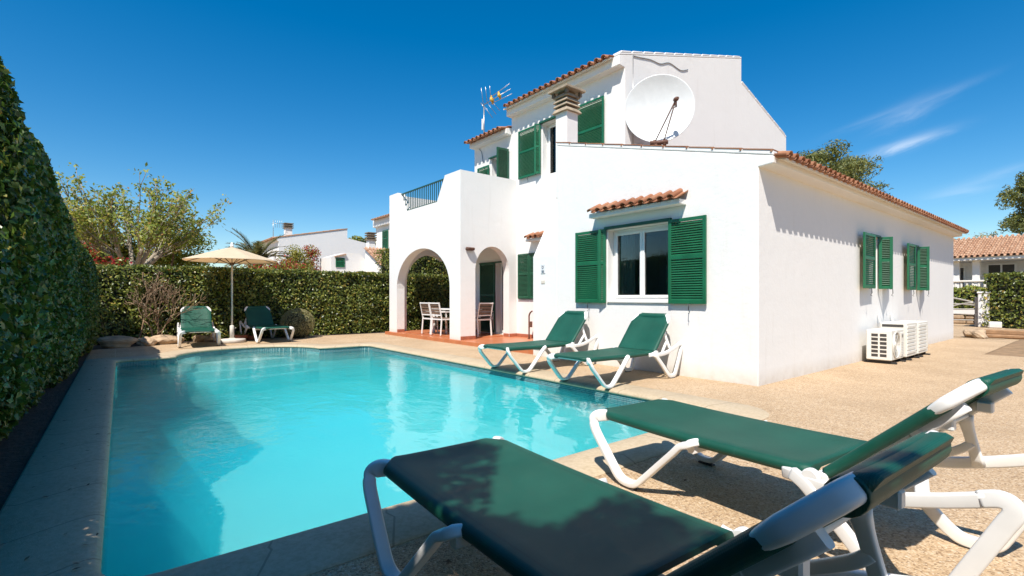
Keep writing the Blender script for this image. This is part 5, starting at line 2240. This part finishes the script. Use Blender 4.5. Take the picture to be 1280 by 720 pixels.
def neighbour_houses():
    # the same kind of house, further along the row
    r = thing('gabled_house', 'white gabled house with a stepped roofline beyond the far hedge', 'house', (1.4, 32, 0))
    ox, oy = 1.4, 32
    mb = MB()
    mb.prism([(0, 0), (12, 0), (12, 3.0), (8.0, 4.95), (4.62, 5.56), (4.62, 6.22), (-.1, 5.25), (-.1, 5.05), (0, 5.0)], 1, 0, 6)
    w = mb.build('wall', M['plaster'], r)
    cut(w, [MB().box(-.5, .6, .7, 1.4, 2.6, 4.2)])
    mb = MB()
    mb.box(.3, .32, .7, 1.4, 2.6, 4.2)
    mb.build('window', M['glass'], r)
    mb = MB()
    sl = Vector((4.7, 0, .97)).normalized()
    roof_tiles(mb, Vector((-.35, .1, 5.2)), (0, 1, 0), sl, 26, .23, 4.9, row=.5)
    rf = mb.build('roof', M['tile_far'], r, recalc=False)
    mb = MB()
    for k in range(11):
        x = -.2 + k * .44
        mb.prism([(x, 5.24 + (x + .1) * .2055), (x + .43, 5.24 + (x + .53) * .2055), (x + .43, 5.30 + (x + .53) * .2055), (x, 5.31 + (x + .1) * .2055)], 1, -.03, .2)
    mb.build('verge_tiles', M['tile_far'], rf)
    mb = MB()
    mb.box(.55, .98, .5, .93, 5.0, 6.0)
    ch = mb.build('chimney', M['plaster'], r)
    mb = MB()
    for z in (6.0, 6.14, 6.28):
        mb.rbox(.47, 1.06, .42, 1.01, z, z + .07, .01)
    mb.box(.57, .96, .52, .91, 6.0, 6.3)
    mb.build('cap', M['darkc'], ch)
    mb = MB()
    mb.rbox(1.0, 1.9, -.35, -.01, 2.9, 3.5, .02)
    mb.build('awning_box', M['plaster2'], r)
    # aerial beside the chimney
    t = thing('tv_antenna', 'spindly aerial left of the chimney on the white gabled house', 'antenna', (1.15, 32.4, 5.1))
    mb = MB()
    mb.tube([(0, 0, 0), (0, 0, 1.3)], .02, 6)
    mb.tube([(-.1, 0, 1.1), (.6, -.1, 1.15)], .012, 5)
    for k in range(5):
        mb.tube([(0 + .13 * k, -.02 * k, .85), (.13 * k, -.02 * k, 1.38)], .009, 5)
    mb.build('rods', M['steel'], t)

    # garden wall building with a small green window, and a taller villa right of it
    r = thing('white_annexe', 'low white annexe with a small green shutter above the far hedge', 'building', (3.0, 25.0, 0))
    mb = MB()
    mb.prism([(-.5, 0), (2.3, 0), (2.1, 2.9), (1.15, 3.86), (.32, 3.86), (-.5, 3.60)], 1, 0, 2)
    w = mb.build('wall', M['plaster'], r)
    mb = MB()
    shutter(mb, (-.26, -.03, 3.0), (1, 0, 0), (0, -1, 0), .52, .54)
    mb.build('shutter', M['green'], r)
    mb = MB()
    mb.prism([(-.32, 3.57), (.32, 3.74), (.32, 3.79), (-.32, 3.62)], 1, -.12, 0)
    mb.build('window_hood', M['tile_far'], r)

    r = thing('tall_villa', 'white villa with green shutters and tiled lean-to just left of the porch', 'house', (4.3, 22.5, 0))
    mb = MB()
    mb.prism([(1.6, 0), (8, 0), (8, 7.5), (1.4, 6.14), (1.4, 5.72), (1.6, 5.68)], 1, -1.5, 4.2)
    w = mb.build('wall', M['plaster'], r)
    mb = MB()
    mb.prism([(0, 0), (0, 2.96), (2.5, 4.16), (2.5, 0)], 0, .2, 1.59)
    mb.build('wall', M['plaster'], r)
    mb = MB()
    roof_tiles(mb, Vector((.12, -.12, 2.98)), (1, 0, 0), Vector((0, 2.5, 1.2)).normalized(), 8, .23, 2.85, row=.45)
    mb.build('roof', M['tile_far'], r, recalc=False)
    mb = MB()
    roof_tiles(mb, Vector((1.2, -1.45, 6.12)), (0, 1, 0), Vector((6.6, 0, 1.36)).normalized(), 24, .23, 6.0, row=.5)
    mb.build('roof', M['tile_far'], r, recalc=False)
    mb = MB()
    shutter(mb, (1.55, 2.30, 4.25), (0, 1, 0), (-1, 0, 0), .80, 1.15)
    mb.build('shutter', M['green'], r)
    mb = MB()
    mb.box(.55, .95, 2.8, 3.2, 3.2, 4.72)
    ch = mb.build('chimney', M['plaster'], r)
    mb = MB()
    for z in (4.72, 4.86, 5.0, 5.14):
        mb.rbox(.47, 1.03, 2.72, 3.28, z, z + .07, .01)
    mb.rbox(.57, .93, 2.82, 3.18, 4.72, 5.2, .01)
    mb.build('cap', M['darkc'], ch)
    t = thing('tv_antenna', 'aerial on the roof of the villa left of the porch', 'antenna', (6.2, 24.2, 5.2))
    mb = MB()
    mb.tube([(0, 0, 0), (0, 0, 1.3)], .02, 6)
    for k in range(4):
        mb.tube([(-.3 + .15 * k, 0, 1.0 + .05 * k), (.1 + .15 * k, -.1, 1.25 + .05 * k)], .012, 5)
    mb.build('rods', M['steel'], t)


neighbour_houses()


def far_wood():
    r = thing('tree', 'dark green tree crown between the gabled house and the tall villa', 'tree', (14.5, 45, 0))
    Ps, Ds = [], []
    rr = random.Random(6)
    for k in range(22):
        c = (rr.uniform(-3, 5), rr.uniform(-1.5, 1.5), rr.uniform(5.0, 6.9) - .12 * abs(k % 5 - 2))
        P, d = blob_points(450, c, (1.1, 1.0, .8), .5)
        Ps.append(P)
        Ds.append(d + np.array([0, 0, .4]))
    leaves('crown', np.concatenate(Ps), np.concatenate(Ds), .36, LF['back'], r)
    mb = MB()
    mb.tube([(0.5, 0, 0), (.6, 0, 3), (.8, 0, 5.5)], [.3, .26, .2], 8)
    for k in range(6):
        mb.tube([(.7, 0, 4), (rr.uniform(-2, 4), rr.uniform(-1, 1), 6)], [.15, .06], 5)
    mb.build('trunk', M['bark2'], r)


far_wood()


def right_side():
    # bungalow
    X = 30.0
    r = thing('bungalow', 'white bungalow with a terracotta roof at the right beyond the gate', 'house', (X, 0, 0))
    mb = MB()
    mb.box(1.8, 2.1, -6, 8, 0, 3.30)
    mb.box(0, .3, -6, -1.0, 0, 3.30)
    mb.box(.31, 1.79, -1.3, -1.0, 0, 3.30)
    mb.box(0, .28, 1.66, 1.96, 1.4, 3.30)
    mb.box(0, .28, 2.50, 2.90, 1.4, 3.30)
    mb.box(-.02, 1.79, -.99, 8, -.1, 1.42)
    w = mb.build('wall', M['plaster'], r)
    mb = MB()
    mb.box(-.45, 2.4, -6.2, 8.2, 3.305, 3.46)
    mb.build('cornice', M['frame'], r)
    mb = MB()
    sl = Vector((4.6, 0, 1.52)).normalized()
    roof_tiles(mb, Vector((-.55, -6.2, 3.49)), (0, 1, 0), sl, 61, .235, 4.4, row=.44, h=.075)
    rf = mb.build('roof', M['tile_far'], r, recalc=False)
    mb = MB()
    mb.prism([(-.5, 3.462), (3.7, 4.84), (8, 3.462)], 1, -6.1, 8.1)
    mb.build('eave_board', M['plaster2'], rf)
    for (y0, y1, z0, z1) in ((.48, 1.52, 2.3, 3.1), (2.58, 2.86, 1.6, 3.0)):
        mb = MB()
        xx = 1.795
        mb.box(xx - .05, xx, y0 - .09, y0, z0 - .09, z1 + .09)
        mb.box(xx - .05, xx, y1, y1 + .09, z0 - .09, z1 + .09)
        mb.box(xx - .05, xx, y0, y1, z1, z1 + .09)
        mb.box(xx - .05, xx, y0, y1, z0 - .09, z0)
        if y1 - y0 > .5:
            mb.box(xx - .048, xx, (y0 + y1) / 2 - .04, (y0 + y1) / 2 + .04, z0, z1)
        win = mb.build('window', M['frame'], r)
        mb = MB()
        mb.box(xx - .03, xx - .02, y0, y1, z0, z1)
        mb.build('pane', M['acdark'], win)
    # balustrade
    mb = MB()
    mb.rbox(-.08, .14, -.9, 6, 2.12, 2.22, .02)
    mb.rbox(-.06, .12, -.9, 6, 1.43, 1.52, .02)
    y = -.7
    while y < 6:
        mb.lathe([(.05, 1.52), (.085, 1.66), (.05, 1.86), (.06, 2.0), (.05, 2.12)], (.03, y), 8)
        y += .24
    mb.build('balustrade', M['plaster2'], r)

    # clipped hedge by the gate, faces the camera with its long side
    box_hedge('hedge', 'large sunlit hedge beside the white gate post at the right edge', 21.2, 24.2, -5.5, .42, 2.24, 15000, .13, LF['back'], .10, seed=12)
    box_hedge('hedge', 'low leafy planting behind the rustic gate below the balustrade', 25.8, 27.0, .0, 4.8, 1.72, 5200, .14, LF['bare'], .18, seed=14)

    # gate of weathered branches with its posts
    g = thing('rustic_gate', 'grey pole gate with curved crossing bars beyond the far house corner', 'gate', (21.6, 1.45, 0))
    mb = MB()
    for z, b in ((.28, 0), (.52, .02), (.76, -.02)):
        mb.tube(smooth_path([(0, -.78, z), (0, 0, z + b), (0, .95, z)], 4), .032, 6)
    mb.tube(smooth_path([(-.02, -.78, 1.02), (-.02, -.1, 1.22), (-.02, .95, 1.42)], 5), .04, 6)
    mb.tube(smooth_path([(-.04, .95, .45), (-.04, .3, .75), (-.04, -.35, .98), (-.04, -.78, 1.02)], 5), .035, 6)
    mb.tube(smooth_path([(-.03, .95, 1.12), (-.03, .2, 1.02), (-.03, -.78, .92)], 5), .03, 6)
    mb.build('bars', M['greywood'], g)
    for y in (-.80, .97):
        mb = MB()
        mb.rbox(-.06, .06, y - .06, y + .06, 0, 1.28 if y < 0 else 1.5, .01)
        mb.build('post', M['greywood'], g)
    p = thing('gate_post', 'white square gate pier against the big hedge', 'post', (21.5, .42, 0))
    mb = MB()
    mb.rbox(-.18, .18, -.20, .16, 0, 1.42, .02)
    mb.build('pillar', M['plaster'], p)
    mb = MB()
    mb.rbox(-.21, .21, -.23, .19, 1.42, 1.50, .02)
    mb.build('capstone', M['plaster'], p)
    b = thing('letter_box', 'blue box on the far end of the pole gate', 'box', (21.45, 2.15, 1.05))
    mb = MB()
    mb.rbox(-.12, .12, -.28, .28, 0, .30, .03)
    mb.rbox(-.14, .14, -.30, .30, .30, .34, .01)
    mb.build('body', M['blue'], b)
    w = thing('low_wall', 'low white plastered wall at the foot of the big hedge', 'wall', (21.0, -.6, 0))
    mb = MB()
    mb.rbox(-.1, .1, .42, .80, 0, .26, .03)
    mb.build('wall', M['plaster'], w)
    w = thing('stone_wall', 'low dry stone wall with a white top seen through the pole gate', 'wall', (24.6, 2.0, 0))
    rr = random.Random(3)
    mb = MB()
    for row in range(2):
        y = -2.2 + row * .1
        while y < 3:
            L = rr.uniform(.25, .5)
            mb.rbox(-.18 + rr.uniform(-.03, .03), .2, y, y + L - .02, row * .22, row * .22 + .21, .05)
            y += L
    mb.build('stones', M['rock'], w)
    mb = MB()
    mb.rbox(-.22, .26, -2.3, 3.1, .44, .72, .03)
    mb.build('coping_course', M['plaster'], w)
    # edging logs and a rock at the end of the paving
    k = thing('edging_log', 'long low timber edging on the brown earth before the big hedge', 'edging', (16.2, -1.6, 0))
    mb = MB()
    mb.rbox(-.10, .10, -2.8, 1.55, 0, .16, .03)
    mb.build('timber', M['wood_pale'], k)
    k = thing('edging_log', 'second timber edging in front, nearer the paving corner', 'edging', (14.2, -1.9, 0))
    mb = MB()
    mb.rbox(-.08, .08, -2.4, 1.35, 0, .11, .03)
    mb.build('timber', M['wood_pale'], k)


M['greywood'] = simple('weathered_grey_poles', (.36, .33, .29), .85, .2, 9)
M['wood_pale'] = simple('orange_timber', (.30, .17, .085), .85, .25, 6, 20, .4, .006)
right_side()


def rock_mesh(name, label, x, y, sx, sy, sz, seed, rz=0, mat='rock', group=None):
    rr = random.Random(seed)
    bm = bmesh.new()
    bmesh.ops.create_icosphere(bm, subdivisions=3, radius=1)
    ph = [Vector((rr.gauss(0, 1), rr.gauss(0, 1), rr.gauss(0, 1))) for _ in range(7)]
    for v in bm.verts:
        d = v.co.normalized()
        k = 1.0
        for i, p in enumerate(ph):
            k += .09 * math.sin(d.dot(p) * 2.6 + i)
        # flattened facets
        for p in ph[:5]:
            pn = p.normalized()
            c = d.dot(pn)
            if c > .62:
                k *= .62 / c * .3 + .7
        v.co = Vector((d.x * k * sx, d.y * k * sy, max(-.06, d.z * k * sz + sz * .55)))
    me = bpy.data.meshes.new(name)
    bm.to_mesh(me)
    bm.free()
    me.materials.append(M[mat])
    o = bpy.data.objects.new(name, me)
    COL.objects.link(o)
    o.location = (x, y, 0)
    o.rotation_euler = (0, 0, rz)
    tag(o, label, 'rock', group)
    return o


rock_mesh('rock', 'shaded boulder in the far left corner of the bed', -7.05, 12.55, .36, .22, .17, 1)
rock_mesh('rock', 'broken boulder half in shade next to the long kerb stone', -6.42, 12.75, .24, .18, .14, 5)
rock_mesh('kerb_stone', 'long pale kerb stone under the dead shrub', -5.98, 12.95, .52, .20, .15, 3)
rock_mesh('rock', 'pale round rock under the left far sunbed', -5.10, 13.2, .22, .16, .12, 7)
rock_mesh('rock', 'small tan rock heaped right behind the left far sunbed', -4.86, 13.3, .17, .14, .16, 9)
rock_mesh('rock', 'low grey rock between the left far sunbed and the parasol base', -4.98, 12.95, .15, .12, .09, 13)
rock_mesh('rock', 'split boulder at the end of the paving beyond the house corner', 13.9, -.35, .42, .30, .17, 11, .6)


def pots():
    for (x, y, s, lab) in ((-4.20, 12.80, 1.0, 'low red clay bowl behind the parasol base'), (-3.95, 12.95, .8, 'smaller red clay bowl beside the shaded sunbed leg')):
        r = thing('clay_bowl', lab, 'bowl', (x, y, 0))
        mb = MB()
        mb.lathe([(.10 * s, 0), (.15 * s, .08 * s), (.18 * s, .15 * s), (.19 * s, .17 * s), (.17 * s, .17 * s), (.15 * s, .12 * s)], seg=18)
        mb.build('bowl', M['brick'], r)
        P, d = blob_points(160, (0, 0, .17 * s), (.14, .14, .08), .8)
        leaves('plant', P, d, .05, LF['back'], r)


pots()


def fallen_leaves():
    n = 150
    x = np.where(rng.random(n) < .7, rng.uniform(-7.52, -7.08, n), rng.uniform(-7.5, -3, n))
    y = np.where(x < -7.08, rng.uniform(-.9, 11.5, n), rng.uniform(-3.0, -.5, n))
    z = np.where((x < -7.06) | (y > -.94), .021, .008)
    o = leaves('fallen_leaves', np.stack([x, y, z], 1), (0, 0, 1), .035, LF['dead'], None, aspect=.45, jitter=.12, smin=.5, smax=1.3)
    o['kind'] = 'stuff'
    n = 26
    return o


fallen_leaves()
